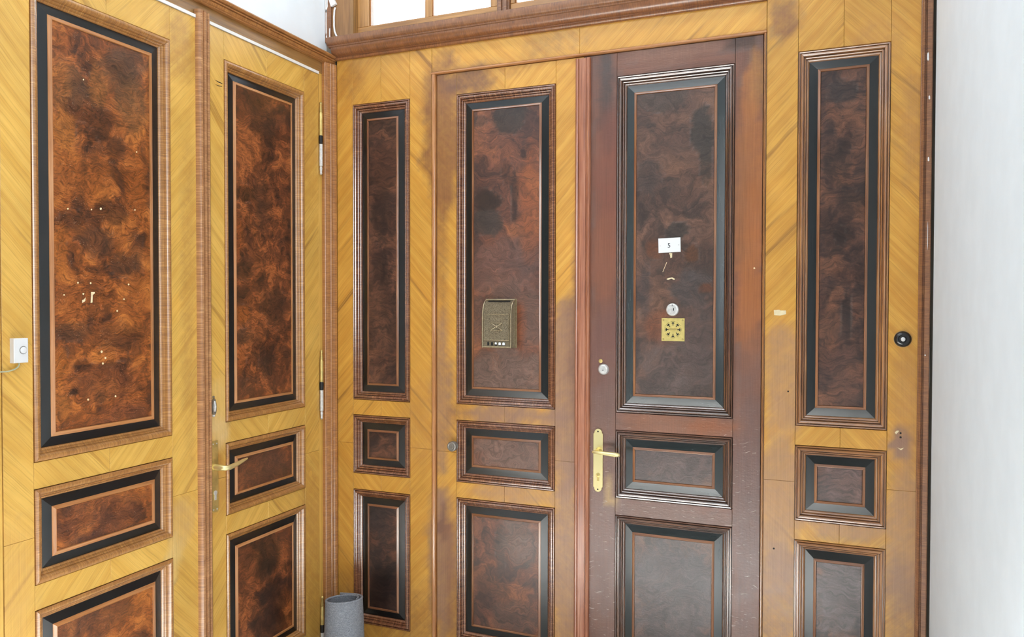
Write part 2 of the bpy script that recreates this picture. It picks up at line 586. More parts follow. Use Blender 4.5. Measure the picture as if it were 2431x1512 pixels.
# ------------------------------------------------------------------ stain maps (real stain and wear on the wood, per plane)
BROWN, PURP, RED, TAN, GREY, SLATE, LIGHT, ORNG, DARK, PALE, LAV = (
    srgb(132, 88, 58), srgb(108, 74, 64), srgb(130, 78, 50), srgb(184, 134, 82), srgb(98, 82, 74), srgb(62, 56, 56),
    srgb(214, 176, 116), srgb(168, 98, 48), srgb(54, 36, 28), srgb(176, 136, 104), srgb(146, 112, 96))


def blobs_to_uv(conv, items, dim=(0.80, 0.78, 0.74)):
    out = []
    for px, py, rx, ry, col, amt, soft in items:
        u, v = conv(px, py)
        u2, _ = conv(px + rx, py)
        _, v2 = conv(px, py + ry)
        out.append((u, v, abs(u2 - u), abs(v2 - v), tuple(c * k for c, k in zip(col, dim)), amt, soft))
    return out


def stain_field(uv, blobs, seed=0, freq=14.0, amp=0.35):
    uv = np.asarray(uv)
    n = len(uv)
    out = np.zeros((n, 4))
    out[:, :3] = 0.1
    if not blobs:
        return out
    nz = (vnoise(uv[:, 0] * freq + 50, uv[:, 1] * freq + 50, seed) - 0.5) * 1.3 + (vnoise(uv[:, 0] * freq * 2.7 + 90, uv[:, 1] * freq * 2.7 + 90, seed + 1) - 0.5) * 0.7
    for u, v, ru, rv, col, amt, soft in blobs:
        q = np.sqrt(((uv[:, 0] - u) / ru) ** 2 + ((uv[:, 1] - v) / rv) ** 2) + nz * amp
        t = np.clip((1.0 - q) / soft + 0.5, 0, 1)
        a = (t * t * (3 - 2 * t)) * amt
        A = out[:, 3]
        tot = a + A * (1 - a)
        w = np.where(tot > 1e-5, a / np.maximum(tot, 1e-5), 0)
        out[:, :3] = out[:, :3] * (1 - w[:, None]) + np.array(col)[None] * w[:, None]
        out[:, 3] = tot
    return out


# photograph measurements: x, y, half width, half height, colour, amount, softness
STAIN_FRONT = [   # veneer of the front screen
    # fixed panel left of the doors: mostly clean
    (835, 200, 30, 60, BROWN, .35, .8),
    (995, 1000, 40, 120, TAN, .3, .9), (910, 1440, 140, 90, BROWN, .35, .9),
    # left leaf
    (1050, 320, 46, 190, BROWN, .85, .5), (1110, 190, 60, 34, PURP, .75, .5),
    (1046, 600, 18, 150, BROWN, .5, .7), (1048, 930, 22, 190, LAV, .7, .6), (1048, 1330, 30, 190, LAV, .85, .5),
    (1052, 1240, 16, 40, PURP, .8, .3), (1075, 1360, 24, 160, BROWN, .6, .7),
    (1340, 930, 45, 230, LAV, .85, .5), (1345, 1330, 40, 220, LAV, .8, .6), (1365, 800, 14, 260, PURP, .6, .7),
    (1210, 985, 130, 24, LAV, .85, .5), (1090, 985, 30, 30, BROWN, .4, .8), (1215, 1175, 120, 26, PALE, .65, .7),
    # lintel
    (1180, 165, 110, 18, BROWN, .25, .8), (1330, 105, 90, 30, GREY, .28, .8),
    # panel right of the doors
    (1860, 40, 38, 48, BROWN, .75, .4), (1860, 900, 48, 130, PALE, .75, .6), (1850, 1200, 50, 230, PALE, .8, .5),
    (1850, 1420, 60, 150, LAV, .6, .6), (2000, 1250, 110, 26, PALE, .75, .5), (2150, 1000, 40, 180, TAN, .5, .8),
    (2137, 1055, 30, 46, LAV, .95, .22), (2150, 1280, 45, 190, PALE, .75, .6), (2140, 1450, 50, 120, LAV, .6, .7),
    (2090, 100, 60, 60, TAN, .35, .8), (2165, 300, 30, 120, TAN, .5, .9),
]
STAIN_DARK = [    # door 5: the stained right leaf
    (1440, 230, 26, 130, SLATE, .75, .5), (1450, 420, 40, 180, srgb(120, 70, 56), .6, .7),
    (1600, 120, 130, 26, srgb(132, 96, 80), .6, .6), (1760, 100, 40, 18, DARK, .8, .4), (1795, 200, 22, 80, srgb(168, 120, 60), .7, .6),
    (1785, 440, 36, 250, srgb(164, 104, 58), .8, .6), (1780, 640, 36, 210, srgb(158, 98, 56), .9, .5),
    (1755, 480, 14, 200, BROWN, .6, .7),
    (1435, 620, 34, 110, srgb(126, 78, 58), .7, .5), (1440, 850, 40, 130, srgb(104, 72, 68), .6, .6),
    (1785, 880, 34, 90, srgb(120, 82, 66), .6, .6), (1780, 1200, 40, 300, srgb(98, 76, 74), .6, .6),
    (1600, 1010, 150, 30, srgb(132, 88, 66), .75, .6), (1680, 1012, 60, 22, srgb(138, 80, 46), .7, .6),
    (1600, 1220, 160, 24, srgb(108, 84, 76), .6, .6), (1440, 1200, 45, 300, srgb(110, 86, 80), .6, .7),
    (1448, 1160, 5, 34, srgb(224, 190, 130), .62, 1.0), (1452, 1190, 9, 14, srgb(224, 190, 130), .5, 1.0),
    (1456, 1060, 14, 16, DARK, .7, .5),
]
STAIN_LEFT = [    # veneer of the left doors
    (430, 110, 40, 80, srgb(168, 122, 62), .5, .8), (430, 1240, 36, 60, LIGHT, .6, .5), (410, 1330, 18, 50, srgb(240, 208, 140), .8, .4),
    (516, 960, 26, 60, srgb(244, 206, 128), .7, .7), (516, 1030, 26, 40, srgb(240, 208, 150), .7, .6),
    (520, 1140, 24, 70, srgb(196, 144, 74), .6, .7), (448, 700, 18, 400, srgb(160, 116, 66), .35, .9),
    (738, 300, 22, 190, srgb(192, 140, 66), .4, .9), (30, 1400, 60, 140, srgb(226, 180, 104), .5, .9), (740, 1300, 30, 200, srgb(190, 138, 66), .5, .9),
]
BURL_FRONT = [
    # left leaf, tall panel
    (1203, 275, 42, 44, srgb(58, 48, 44), .95, .25), (1135, 285, 18, 14, srgb(70, 52, 44), .7, .4), (1150, 475, 34, 26, srgb(44, 30, 22), .9, .35),
    (1153, 530, 36, 34, srgb(60, 52, 50), .92, .3), (1218, 470, 9, 60, srgb(48, 30, 22), .8, .4), (1200, 410, 12, 30, srgb(64, 38, 26), .7, .5),
    (1246, 610, 28, 62, srgb(76, 62, 60), .8, .5), (1190, 640, 90, 70, srgb(108, 80, 74), .7, .6), (1255, 470, 26, 130, srgb(146, 84, 48), .6, .6),
    (1200, 760, 95, 90, srgb(104, 80, 72), .75, .5), (1232, 780, 14, 70, srgb(128, 70, 36), .7, .5), (1200, 890, 100, 60, srgb(116, 94, 86), .8, .5),
    (1215, 1075, 100, 50, srgb(120, 96, 88), .75, .6),
    (1185, 1310, 14, 60, srgb(72, 58, 54), .7, .4), (1230, 1290, 40, 60, srgb(108, 90, 84), .6, .6), (1165, 1400, 40, 60, srgb(70, 46, 40), .7, .5), (1215, 1470, 60, 40, srgb(82, 66, 62), .6, .6),
    # side panel by the corner
    (905, 500, 24, 80, srgb(50, 36, 32), .7, .5), (910, 400, 40, 60, srgb(86, 56, 42), .5, .7), (905, 780, 40, 110, srgb(82, 58, 46), .5, .7), (900, 640, 22, 34, srgb(46, 34, 30), .6, .5),
    (905, 1230, 30, 60, srgb(48, 40, 42), .7, .5), (910, 1430, 40, 100, srgb(40, 32, 32), .8, .5),
    # right side panel
    (2000, 215, 34, 30, srgb(56, 46, 46), .85, .3), (1985, 380, 34, 50, srgb(54, 38, 32), .7, .5), (2020, 330, 26, 20, srgb(70, 50, 44), .5, .5),
    (2010, 760, 14, 60, srgb(40, 30, 30), .75, .4), (1995, 560, 14, 24, srgb(48, 30, 24), .7, .5), (2020, 480, 34, 30, srgb(62, 44, 36), .6, .6), (2000, 900, 46, 80, srgb(92, 66, 60), .6, .6),
    (1995, 1150, 60, 60, srgb(104, 84, 84), .75, .6), (2000, 1420, 70, 100, srgb(100, 90, 94), .85, .5),
]
BURL_DARK = [
    (1560, 225, 60, 36, srgb(78, 66, 62), .85, .35), (1667, 310, 30, 62, srgb(58, 52, 50), .95, .25), (1675, 390, 12, 50, srgb(62, 54, 50), .7, .4),
    (1540, 420, 30, 46, srgb(76, 64, 62), .8, .4), (1605, 548, 28, 22, srgb(58, 52, 50), .9, .3), (1640, 600, 18, 22, srgb(86, 54, 30), .8, .4),
    (1550, 590, 20, 24, srgb(112, 68, 42), .6, .5), (1640, 690, 46, 44, srgb(74, 68, 70), .85, .4), (1530, 700, 14, 70, srgb(70, 62, 64), .7, .5), (1675, 684, 16, 10, srgb(92, 54, 30), .9, .3),
    (1660, 790, 46, 80, srgb(82, 70, 70), .7, .6), (1550, 800, 26, 20, srgb(62, 58, 60), .7, .5), (1568, 780, 42, 40, srgb(128, 76, 48), .6, .6),
    (1600, 880, 100, 70, srgb(88, 76, 76), .75, .6), (1600, 1110, 120, 60, srgb(88, 76, 78), .8, .6), (1600, 1420, 120, 130, srgb(82, 74, 78), .85, .6),
]
BURL_LEFT = [
    (290, 170, 46, 44, srgb(92, 66, 48), .8, .5), (320, 140, 50, 30, srgb(98, 70, 52), .6, .6), (190, 200, 26, 46, srgb(96, 70, 52), .7, .4), (240, 200, 26, 46, srgb(150, 98, 50), .7, .3), (150, 200, 22, 60, srgb(150, 98, 52), .6, .5),
    (320, 250, 34, 60, srgb(112, 80, 54), .7, .5), (240, 280, 70, 22, srgb(84, 48, 26), .7, .5), (160, 310, 26, 44, srgb(172, 108, 46), .8, .5), (250, 320, 14, 20, srgb(64, 38, 24), .8, .4), (280, 350, 26, 26, srgb(74, 46, 30), .7, .5),
    (200, 420, 70, 60, srgb(150, 88, 40), .6, .7), (270, 505, 40, 30, srgb(62, 38, 26), .8, .5), (180, 520, 26, 24, srgb(76, 48, 32), .7, .5), (330, 440, 24, 90, srgb(160, 92, 40), .6, .6), (150, 600, 18, 60, srgb(166, 100, 44), .7, .6),
    (240, 575, 46, 34, srgb(86, 58, 42), .75, .5), (300, 625, 40, 28, srgb(70, 48, 36), .8, .5), (330, 600, 16, 60, srgb(92, 60, 42), .6, .6), (200, 720, 60, 40, srgb(156, 92, 44), .6, .6), (330, 720, 30, 40, srgb(140, 78, 36), .6, .6),
    (180, 785, 44, 22, srgb(92, 60, 38), .7, .6), (290, 800, 56, 30, srgb(92, 56, 34), .7, .6), (204, 870, 24, 10, srgb(50, 30, 22), .85, .5), (270, 870, 30, 10, srgb(58, 36, 26), .8, .5), (150, 870, 18, 50, srgb(166, 100, 44), .7, .6),
    (260, 910, 70, 40, srgb(100, 58, 38), .7, .6), (182, 932, 12, 10, srgb(40, 26, 22), .9, .4), (246, 945, 14, 14, srgb(64, 44, 32), .7, .5), (150, 970, 26, 40, srgb(164, 104, 50), .6, .6), (300, 985, 60, 30, srgb(128, 76, 50), .6, .6),
    (240, 1225, 100, 60, srgb(96, 60, 44), .65, .7), (200, 1290, 60, 16, srgb(70, 44, 34), .6, .5), (240, 1440, 100, 70, srgb(86, 54, 36), .7, .6),
    # right leaf panels
    (630, 260, 30, 70, srgb(70, 44, 32), .7, .6), (590, 460, 24, 20, srgb(58, 34, 22), .8, .5), (630, 480, 20, 60, srgb(84, 54, 40), .5, .6), (570, 560, 16, 50, srgb(150, 84, 40), .6, .6), (580, 640, 26, 24, srgb(64, 42, 30), .7, .5),
    (660, 725, 28, 44, srgb(66, 42, 32), .8, .5), (580, 745, 22, 22, srgb(160, 92, 42), .7, .5), (586, 800, 22, 18, srgb(70, 48, 38), .8, .4), (640, 860, 18, 40, srgb(62, 40, 32), .8, .5), (575, 860, 14, 30, srgb(150, 86, 44), .6, .6), (580, 925, 30, 22, srgb(88, 58, 44), .6, .6),
    (630, 1105, 70, 50, srgb(92, 60, 48), .7, .7), (640, 1320, 30, 60, srgb(52, 36, 28), .8, .5), (590, 1370, 30, 60, srgb(106, 62, 40), .6, .6), (640, 1450, 40, 60, srgb(58, 38, 30), .7, .6),
]
F_ST = blobs_to_uv(on_front, STAIN_FRONT)
D_ST = blobs_to_uv(on_front, STAIN_DARK)
L_ST = blobs_to_uv(on_left, STAIN_LEFT)
F_BU = blobs_to_uv(on_front, BURL_FRONT, (0.66, 0.62, 0.56))
D_BU = blobs_to_uv(on_front, BURL_DARK, (0.66, 0.62, 0.56))
L_BU = blobs_to_uv(on_left, BURL_LEFT, (0.66, 0.62, 0.56))


# ------------------------------------------------------------------ joinery builders
# local frame of a leaf: x = along the wall to the right, y = into the wall, z = up; depth d is measured out of the face (y = -d)
class Leaf:
    def __init__(s, name, wall, u0, u1, v0, v1, label, cat, kind='structure', d=0.0):
        s.uc = (u0 + u1) / 2
        s.wall = wall
        s.u0, s.u1, s.v0, s.v1, s.d = u0, u1, v0, v1, d
        mb = MB()
        mb.box(u0 - s.uc, u1 - s.uc, 0.0262 - d, 0.05 - d, v0, v1)
        o = mb.build(name, M['core'])
        if wall == 'front':
            o.location = (s.uc, YF, 0)
        else:
            o.location = (XL, s.uc, 0)
            o.rotation_euler = (0, 0, PI / 2)
        tag(o, label, cat, None, kind)
        s.root = o

    def P(s, u, v, d=0.0):
        return (u - s.uc, -(d + s.d), v)

    def board(s, name, u0, u1, v0, v1, mat, angle, stains, d=0.0, thick=0.026, parent=None, cell=0.03, gap=0.0004, seed=0, freq=14):
        """flat veneered board, front grid with a tiny eased edge; grain at `angle` from horizontal"""
        u0 += gap; u1 -= gap; v0 += gap; v1 -= gap
        e = 0.0009
        nx = max(1, int(round((u1 - u0) / cell)))
        ny = max(1, int(round((v1 - v0) / cell)))
        us = np.linspace(u0 + e, u1 - e, nx + 1)
        vs = np.linspace(v0 + e, v1 - e, ny + 1)
        uvp = [(u, v) for v in vs for u in us]
        ver = [s.P(u, v, d) for u, v in uvp]
        fac = [(j * (nx + 1) + i, j * (nx + 1) + i + 1, (j + 1) * (nx + 1) + i + 1, (j + 1) * (nx + 1) + i) for j in range(ny) for i in range(nx)]
        ci = [0, nx, (ny + 1) * (nx + 1) - 1, ny * (nx + 1)]
        n0 = len(ver)
        cor = [(u0, v0), (u1, v0), (u1, v1), (u0, v1)]
        ver += [s.P(u, v, d - e) for u, v in cor] + [s.P(u, v, d - thick) for u, v in cor]
        uvp += cor + cor
        bot = list(range(0, nx + 1))
        rig = [j * (nx + 1) + nx for j in range(ny + 1)]
        top = [ny * (nx + 1) + i for i in range(nx, -1, -1)]
        lef = [j * (nx + 1) for j in range(ny, -1, -1)]
        for k, ring in enumerate((bot, rig, top, lef)):
            k2 = (k + 1) % 4
            fac.append(tuple([n0 + k, n0 + k2] + ring[::-1]))
            fac.append((n0 + 4 + k, n0 + 4 + k2, n0 + k2, n0 + k))
        fac.append((n0 + 7, n0 + 6, n0 + 5, n0 + 4))
        uvp = np.array(uvp)
        ca, sa = math.cos(math.radians(angle)), math.sin(math.radians(angle))
        ox, oy = rng.uniform(0, 40), rng.uniform(0, 40)
        g = np.stack([uvp[:, 0] * ca + uvp[:, 1] * sa + ox, -uvp[:, 0] * sa + uvp[:, 1] * ca + oy], 1)
        st = stain_field(uvp, stains, seed, freq)
        return mesh_obj(name, ver, fac, mat, parent or s.root, None, g, uvp, st)

    def strip(s, name, side, rect, prof, mat, parent, gap=0.0):
        """one mitred length of moulding; prof = [(inset t, depth d)]"""
        u0, u1, v0, v1 = rect
        ver, uv = [], []
        for t, d in prof:
            if side == 'top':
                a, b = (u1 - t - gap, v1 - t), (u0 + t + gap, v1 - t)
            elif side == 'bottom':
                a, b = (u0 + t + gap, v0 + t), (u1 - t - gap, v0 + t)
            elif side == 'left':
                a, b = (u0 + t, v1 - t - gap), (u0 + t, v0 + t + gap)
            else:
                a, b = (u1 - t, v0 + t + gap), (u1 - t, v1 - t - gap)
            ver += [s.P(a[0], a[1], d), s.P(b[0], b[1], d)]
            ln = math.hypot(a[0] - b[0], a[1] - b[1])
            o = rect[0] * 3.1 + {'top': 0, 'bottom': 7, 'left': 13, 'right': 19}[side]
            uv += [(o + t, t), (o + t + ln, t)]
        fac = [(2 * i, 2 * i + 1, 2 * i + 3, 2 * i + 2) for i in range(len(prof) - 1)]
        # close the back so each length is a solid
        n = len(prof)
        db = min(d for t, d in prof) - 0.006
        k = len(ver)
        y = -(db + s.d)
        ver += [(ver[0][0], y, ver[0][2]), (ver[1][0], y, ver[1][2]), (ver[2 * n - 1][0], y, ver[2 * n - 1][2]), (ver[2 * n - 2][0], y, ver[2 * n - 2][2])]
        uv += [uv[0], uv[1], uv[2 * n - 1], uv[2 * n - 2]]
        fac += [(k, k + 1, 1, 0), (2 * n - 2, 2 * n - 1, k + 2, k + 3), (k + 1, k, k + 3, k + 2)]
        fac.append(tuple([0] + [2 * i for i in range(1, n)] + [k + 3, k]))
        fac.append(tuple([k + 1, k + 2] + [2 * i + 1 for i in range(n - 1, -1, -1)]))
        return mesh_obj(name, ver, fac, mat, parent, 32, uv, uv)

    def panel(s, u0, u1, v0, v1, st):
        w, bw = st['w'], st['bw']
        prof = [(t * w / 0.039, d) for t, d in st['prof']]
        bd, bi = st['bd']
        bdw, bdh = st['bead']
        ins = w + bw + bdw
        p = s.board('panel', u0 + ins, u1 - ins, v0 + ins, v1 - ins, st['burl'], 0, st['bst'], d=bi + bdh - 0.0035, thick=0.008, cell=0.012, gap=0.0, seed=st['seed'], freq=24)
        r = (u0, u1, v0, v1)
        r2 = (u0 + w, u1 - w, v0 + w, v1 - w)
        r3 = (u0 + w + bw, u1 - w - bw, v0 + w + bw, v1 - w - bw)
        bp = [(0, bi), (bdw * .06, bi + bdh * .22), (bdw * .74, bi + bdh * .96), (bdw * .80, bi + bdh), (bdw * .90, bi + bdh * .95), (bdw, bi + bdh - 0.0038)]
        for side in ('top', 'bottom', 'left', 'right'):
            s.strip('moulding', side, r, prof, st['mould'], p, 0.0004)
            s.strip('border', side, r2, [(0, bd), (bw * .5, (bd + bi) / 2 + .0002), (bw, bi)], st['black'], p)
            s.strip('bead', side, r3, bp, st['beadm'], p, 0.0001)
        return p

    def run(s, name, side_pts, prof, mat, parent=None, smooth=32):
        """straight length of moulding: side_pts = ((u,v),(u,v)) axis, prof = [(offset, d)] offset to the left of travel seen from the room"""
        (ua, va), (ub, vb) = side_pts
        L = math.hypot(ub - ua, vb - va)
        dx, dz = (ub - ua) / L, (vb - va) / L
        nx, nz = -dz, dx
        n = len(prof)
        ver, uv = [], []
        for t, d in prof:
            ver += [s.P(ua + nx * t, va + nz * t, d), s.P(ub + nx * t, vb + nz * t, d)]
            uv += [(ua * 2 + va, t), (ua * 2 + va + L, t)]
        fac = [(2 * i, 2 * i + 1, 2 * i + 3, 2 * i + 2) for i in range(n - 1)]
        fac.append((2 * n - 2, 2 * n - 1, 1, 0))
        fac.append(tuple(2 * i for i in range(n)))
        fac.append(tuple(2 * i + 1 for i in range(n - 1, -1, -1)))
        return mesh_obj(name, ver, fac, mat, parent or s.root, smooth, uv, uv)

    def solid(s, name, mb, mat, parent=None, smooth=None):
        return mb.build(name, mat, parent or s.root, smooth)


PROF_LEFT = [(0, -.010), (.0014, -.010), (.002, .002), (.005, .0048), (.010, .006), (.015, .005), (.019, .0015), (.0225, -.0045), (.0235, -.0085),
             (.0245, -.0075), (.0275, -.008), (.0300, -.0115), (.0310, -.0145), (.0325, -.0138), (.0355, -.0150), (.0378, -.018), (.039, -.021)]
PROF_FRONT = [(0, -.010), (.0014, -.010), (.0018, .0015), (.0032, .0038), (.0052, .0040), (.0072, .0026), (.0078, -.0060), (.0092, -.0060), (.0097, .0020), (.0120, .0048), (.0155, .0052), (.0190, .0030),
              (.0206, -.0010), (.0212, -.0115), (.0226, -.0115), (.0231, -.0060), (.0250, -.0050), (.0275, -.0066), (.0290, -.0105), (.0294, -.0170), (.0307, -.0170), (.0312, -.0118), (.0345, -.0132), (.0372, -.0170), (.039, -.020)]


def style(mould, black, beadm, burlm, prof, bst, seed, w=.038, bw=.029, bd=(-.020, -.0150), bead=(.0105, .0052)):
    return dict(mould=M[mould], black=M[black], beadm=M[beadm], burl=M[burlm], prof=prof, bst=bst, seed=seed, w=w, bw=bw, bd=bd, bead=bead)


def joinery(L, panels, st, mat, stains, zmid, sign, um, seed, straight=False):
    """stiles, rails and panels of one leaf. panels = [(v0, v1)] from the bottom; um = panel u0, u1; sign +1: grain meets in a peak at the top"""
    u0, u1, v0, v1 = L.u0, L.u1, L.v0, L.v1
    p0, p1 = um
    up = 47 * sign
    for (a, b, left) in ((u0, p0, True), (p1, u1, False)):
        ang = up if left else -up
        if straight:
            L.board('stile', a, b, v0, v1, mat, 90, stains, seed=seed)
            continue
        L.board('stile', a, b, zmid, v1, mat, ang, stains, seed=seed)
        L.board('stile', a, b, v0, zmid, mat, -ang, stains, seed=seed)
    pc = (p0 + p1) / 2
    ed = [v0] + [x for p in panels for x in p] + [v1]
    for k in range(0, len(ed), 2):
        a, b = ed[k], ed[k + 1]
        if b - a < 0.005:
            continue
        sg = 1 if (a + b) / 2 > zmid else -1
        if straight:
            L.board('rail', p0, p1, a, b, mat, 0, stains, seed=seed)
            continue
        L.board('rail', p0, pc, a, b, mat, up * sg, stains, seed=seed)
        L.board('rail', pc, p1, a, b, mat, -up * sg, stains, seed=seed)
    for i, (a, b) in enumerate(panels):
        L.panel(p0, p1, a, b, st)


def chip(L, px_poly, conv, d, name='paint_chip', mat='chip', thick=0.0006):
    mb = MB()
    poly = [(conv(x, y)[0] - L.uc, conv(x, y)[1]) for x, y in px_poly]
    # make it run anticlockwise seen from the room
    ar = sum(poly[i][0] * poly[(i + 1) % len(poly)][1] - poly[(i + 1) % len(poly)][0] * poly[i][1] for i in range(len(poly)))
    if ar < 0:
        poly.reverse()
    mb.prism(poly, -(d + thick), -d + 0.0005)
    return L.solid(name, mb, M[mat])


# ------------------------------------------------------------------ room shell
def shell(name, mb, mat, label):
    o = mb.build(name, mat)
    tag(o, label, None, None, 'structure')
    return o


PX = -2.157                                   # plaster face of the left wall
shell('floor', MB().box(-2.4, 3.2, -3.2, 6.2, -0.1, 0.0), M['floor'], 'pale stone floor of the stair landing in front of the doors')
shell('ceiling', MB().box(-2.4, 3.2, -3.2, 6.2, 3.9, 4.0), M['plaster'], 'white ceiling high above the doors')
shell('wall_left', MB().box(PX - 0.2, PX, -3.2, 3.06, 2.79, 3.9).box(PX - 0.2, PX, -3.2, 1.3705, 0.0, 2.79).box(PX - 0.2, PX - 0.06, 1.3705, 3.06, 0.0, 2.79),
      M['plaster'], 'white plaster wall above the yellow double door')
shell('wall_right', MB().box(0.352, 0.60, 1.25, 2.985, 0.0, 3.9), M['plaster'], 'bare white wall to the right of the wooden screen')
shell('wall_back', MB().box(-2.4, 0.95, -3.2, -3.0, 0, 3.9).box(2.85, 3.2, -3.2, -3.0, 0, 3.9).box(0.95, 2.85, -3.2, -3.0, 0, 1.1).box(0.95, 2.85, -3.2, -3.0, 3.6, 3.9),
      M['plaster_warm'], 'landing wall with a tall window opening behind the viewer')
shell('wall_front', MB().box(-2.4, -2.13, 3.0, 3.2, 0, 3.9).box(0.345, 3.2, 3.03, 3.2, 0, 3.9).box(-2.13, 0.345, 3.0, 3.2, 3.55, 3.9).box(-2.13, 0.345, 3.055, 3.08, 0, 2.84),
      M['plaster_warm'], 'wall that holds the wooden entrance screen')
shell('wall_inner', MB().box(-2.4, 3.2, 6.0, 6.2, 0, 3.9).box(-2.6, -2.4, 3.2, 6.2, 0, 3.9).box(3.0, 3.2, 3.2, 6.0, 0, 3.9), M['plaster'], 'white wall of the hall seen through the transom glass')

# ------------------------------------------------------------------ front screen: geometry in metres
ST_SIDE_L = style('mould_front', 'black_left', 'bead_front', 'burl_side', PROF_FRONT, F_BU, 21)
ST_D3 = style('mould_front', 'black_front', 'bead_front', 'burl_front', PROF_FRONT, F_BU, 22)
ST_D4 = style('mould_dark', 'black_dark', 'bead_front', 'burl_dark', PROF_FRONT, D_BU, 23)
ST_SIDE_R = style('mould_right', 'black_front', 'bead_front', 'burl_side', PROF_FRONT, F_BU, 24)
ZC = 2.776                                    # underside of the cornice

# side panel by the corner
A = Leaf('side_panel', 'front', -2.1, -1.6034, 0.0, ZC + .02, 'narrow yellow wall panel beside the corner, between the two doorways', 'wall panel', None)
joinery(A, [(0.17, 0.793), (0.867, 1.1385), (1.209, 2.5655)], ST_SIDE_L, M['ven_front'], F_ST, 1.005, 1, (-2.014, -1.7134), 3)
# side panel on the right
B = Leaf('side_panel', 'front', -0.2003, 0.3085, 0.0, 3.5, 'wall panel right of the dark door, with a round bell button', 'wall panel', None)
joinery(B, [(0.17, 0.7825), (0.854, 1.133), (1.205, 2.5745)], ST_SIDE_R, M['ven_front'], F_ST, 0.996, 1, (-0.0907, 0.2145), 5)
# casing along its right edge
B.run('casing', ((0.343, 0.0), (0.343, 3.5)), [(0.0, -.02), (0.0, .012), (.003, .014), (.017, .014), (.019, .009), (.021, .009), (.023, .016), (.027, .020), (.031, .016), (.033, .008), (.0355, .006), (.0355, -.02)], M['casing_right'])
for k, (px_, py_, w_, h_) in enumerate(((2203, 135, .006, .030), (2213, 125, .004, .10), (2208, 300, .0022, .13), (2206, 232, .005, .014), (2212, 280, .004, .05), (2204, 378, .005, .016), (2208, 470, .002, .12), (2202, 560, .0016, .10), (2196, 843, .004, .006), (2206, 870, .0022, .20))):
    u_, v_ = on_front(px_, py_, .012)
    d_ = .0165 if u_ < .336 else .0095
    pp_ = [(u_ - w_ / 2, v_ - h_ * .3), (u_, v_ - h_ / 2), (u_ + w_ / 2, v_ - h_ * .35), (u_ + w_ * .4, v_ + h_ * .3), (u_, v_ + h_ / 2), (u_ - w_ * .45, v_ + h_ * .35)]
    B.solid('paint_drip', MB().prism([(x - B.uc, z) for x, z in pp_], -d_, -.004), M['enamel'])
for (x, y, r) in ((2138, 1028, .0034), (2138, 1038, .0036), (1871, 929, .0032), (1837, 1302, .0036)):
    u, v = on_front(x, y)
    B.solid('screw_hole', MB().lathe(B.P(u, v, -0.004), (0, -1, 0), [(0, r), (0.0046, r)], 10), M['hole'])
chip(B, [(1837, 736), (1850, 735), (1853, 737), (1866, 737), (1866, 746), (1852, 749), (1838, 748)], on_front, 0.0002, 'bare_wood_scar')
chip(B, [(2124, 1026), (2129, 1022), (2134, 1022), (2133, 1025), (2127, 1031)], on_front, 0.0002)
chip(B, [(2130, 1062), (2137, 1065), (2146, 1063), (2139, 1069)], on_front, 0.0002)

# door frame of the front doorway: lintel, jamb beads
DF = Leaf('door_frame', 'front', -1.6027, -0.2011, 2.6575, ZC + .02, 'yellow lintel and beaded frame around the two front leaves', 'door frame', 'structure')
uc = on_front(1376, 110)[0]
DF.board('lintel', -1.6027, uc, 2.6695, ZC + .02, M['ven_front'], -44, F_ST, seed=7)
DF.board('lintel', uc, -0.2011, 2.6695, ZC + .02, M['ven_front'], 44, F_ST, seed=7)
BEAD = [(0, -.024), (0, .002), (.0012, .006), (.004, .0085), (.0075, .0085), (.0100, .005), (.0108, .0), (.0122, -.0005), (.0122, -.024)]
BW = [(t * 18 / 12.2, d) for t, d in BEAD]
DF.run('bead', ((-1.6027, 2.6575), (-0.2011, 2.6575)), BEAD, M['bead_left'])
DF.run('bead', ((-1.5846, 0.0), (-1.5846, 2.6575)), BW, M['bead_left'])
BR = [(-t * .8, d) for t, d in BEAD][::-1]
DF.run('bead', ((-0.2108, 0.0), (-0.2108, 2.6575)), BR, M['mould_right'])

# door_3: left leaf of the front doorway
D3 = Leaf('door_3', 'front', -1.5795, -0.9075, 0.015, 2.6555, 'left leaf of the front door, half stained, with letter box', 'door', 'structure', d=-0.004)
joinery(D3, [(0.17, 0.802), (0.871, 1.1433), (1.2134, 2.5606)], ST_D3, M['ven_front'], F_ST, 1.0, -1, (-1.4837, -1.0273), 9)
AST = [(.0, -.02), (.0, .010), (.002, .015), (.007, .0185), (.012, .0165), (.0145, .010), (.0165, .010), (.018, .0135), (.031, .0125), (.044, .0135), (.0455, .010), (.0475, .010),
       (.050, .0165), (.055, .0185), (.060, .015), (.062, .010), (.062, -.02)]
D3.run('astragal', ((-0.8778, 0.015), (-0.8778, 2.6465)), AST, M['astragal_red'])

# door_4: right leaf, stained dark
D4 = Leaf('door_4', 'front', -0.9065, -0.2125, 0.015, 2.6555, 'dark stained right leaf of the front door, marked with number five', 'door', 'structure', d=-0.004)
joinery(D4, [(0.17, 0.801), (0.8697, 1.1446), (1.2153, 2.5607)], ST_D4, M['ven_dark'], D_ST, 1.0, -1, (-0.7699, -0.3135), 11, True)

# ------------------------------------------------------------------ cornice
CO = bpy.data.objects.new('cornice', None)
COL.objects.link(CO)
CO.location = (-0.9, YF, ZC)
tag(CO, 'dark walnut cornice running over the front doors under the transom', 'cornice', None, 'structure')
PC = [(0, 0), (.010, .0), (.014, .003), (.016, .008), (.014, .013), (.012, .015), (.013, .018), (.022, .020), (.031, .026), (.037, .034), (.040, .043), (.041, .050),
      (.046, .052), (.047, .057), (.056, .060), (.058, .062), (.060, .066), (.062, .071), (.062, .090), (.059, .0925), (.012, .094), (-.04, .094), (-.04, 0)]


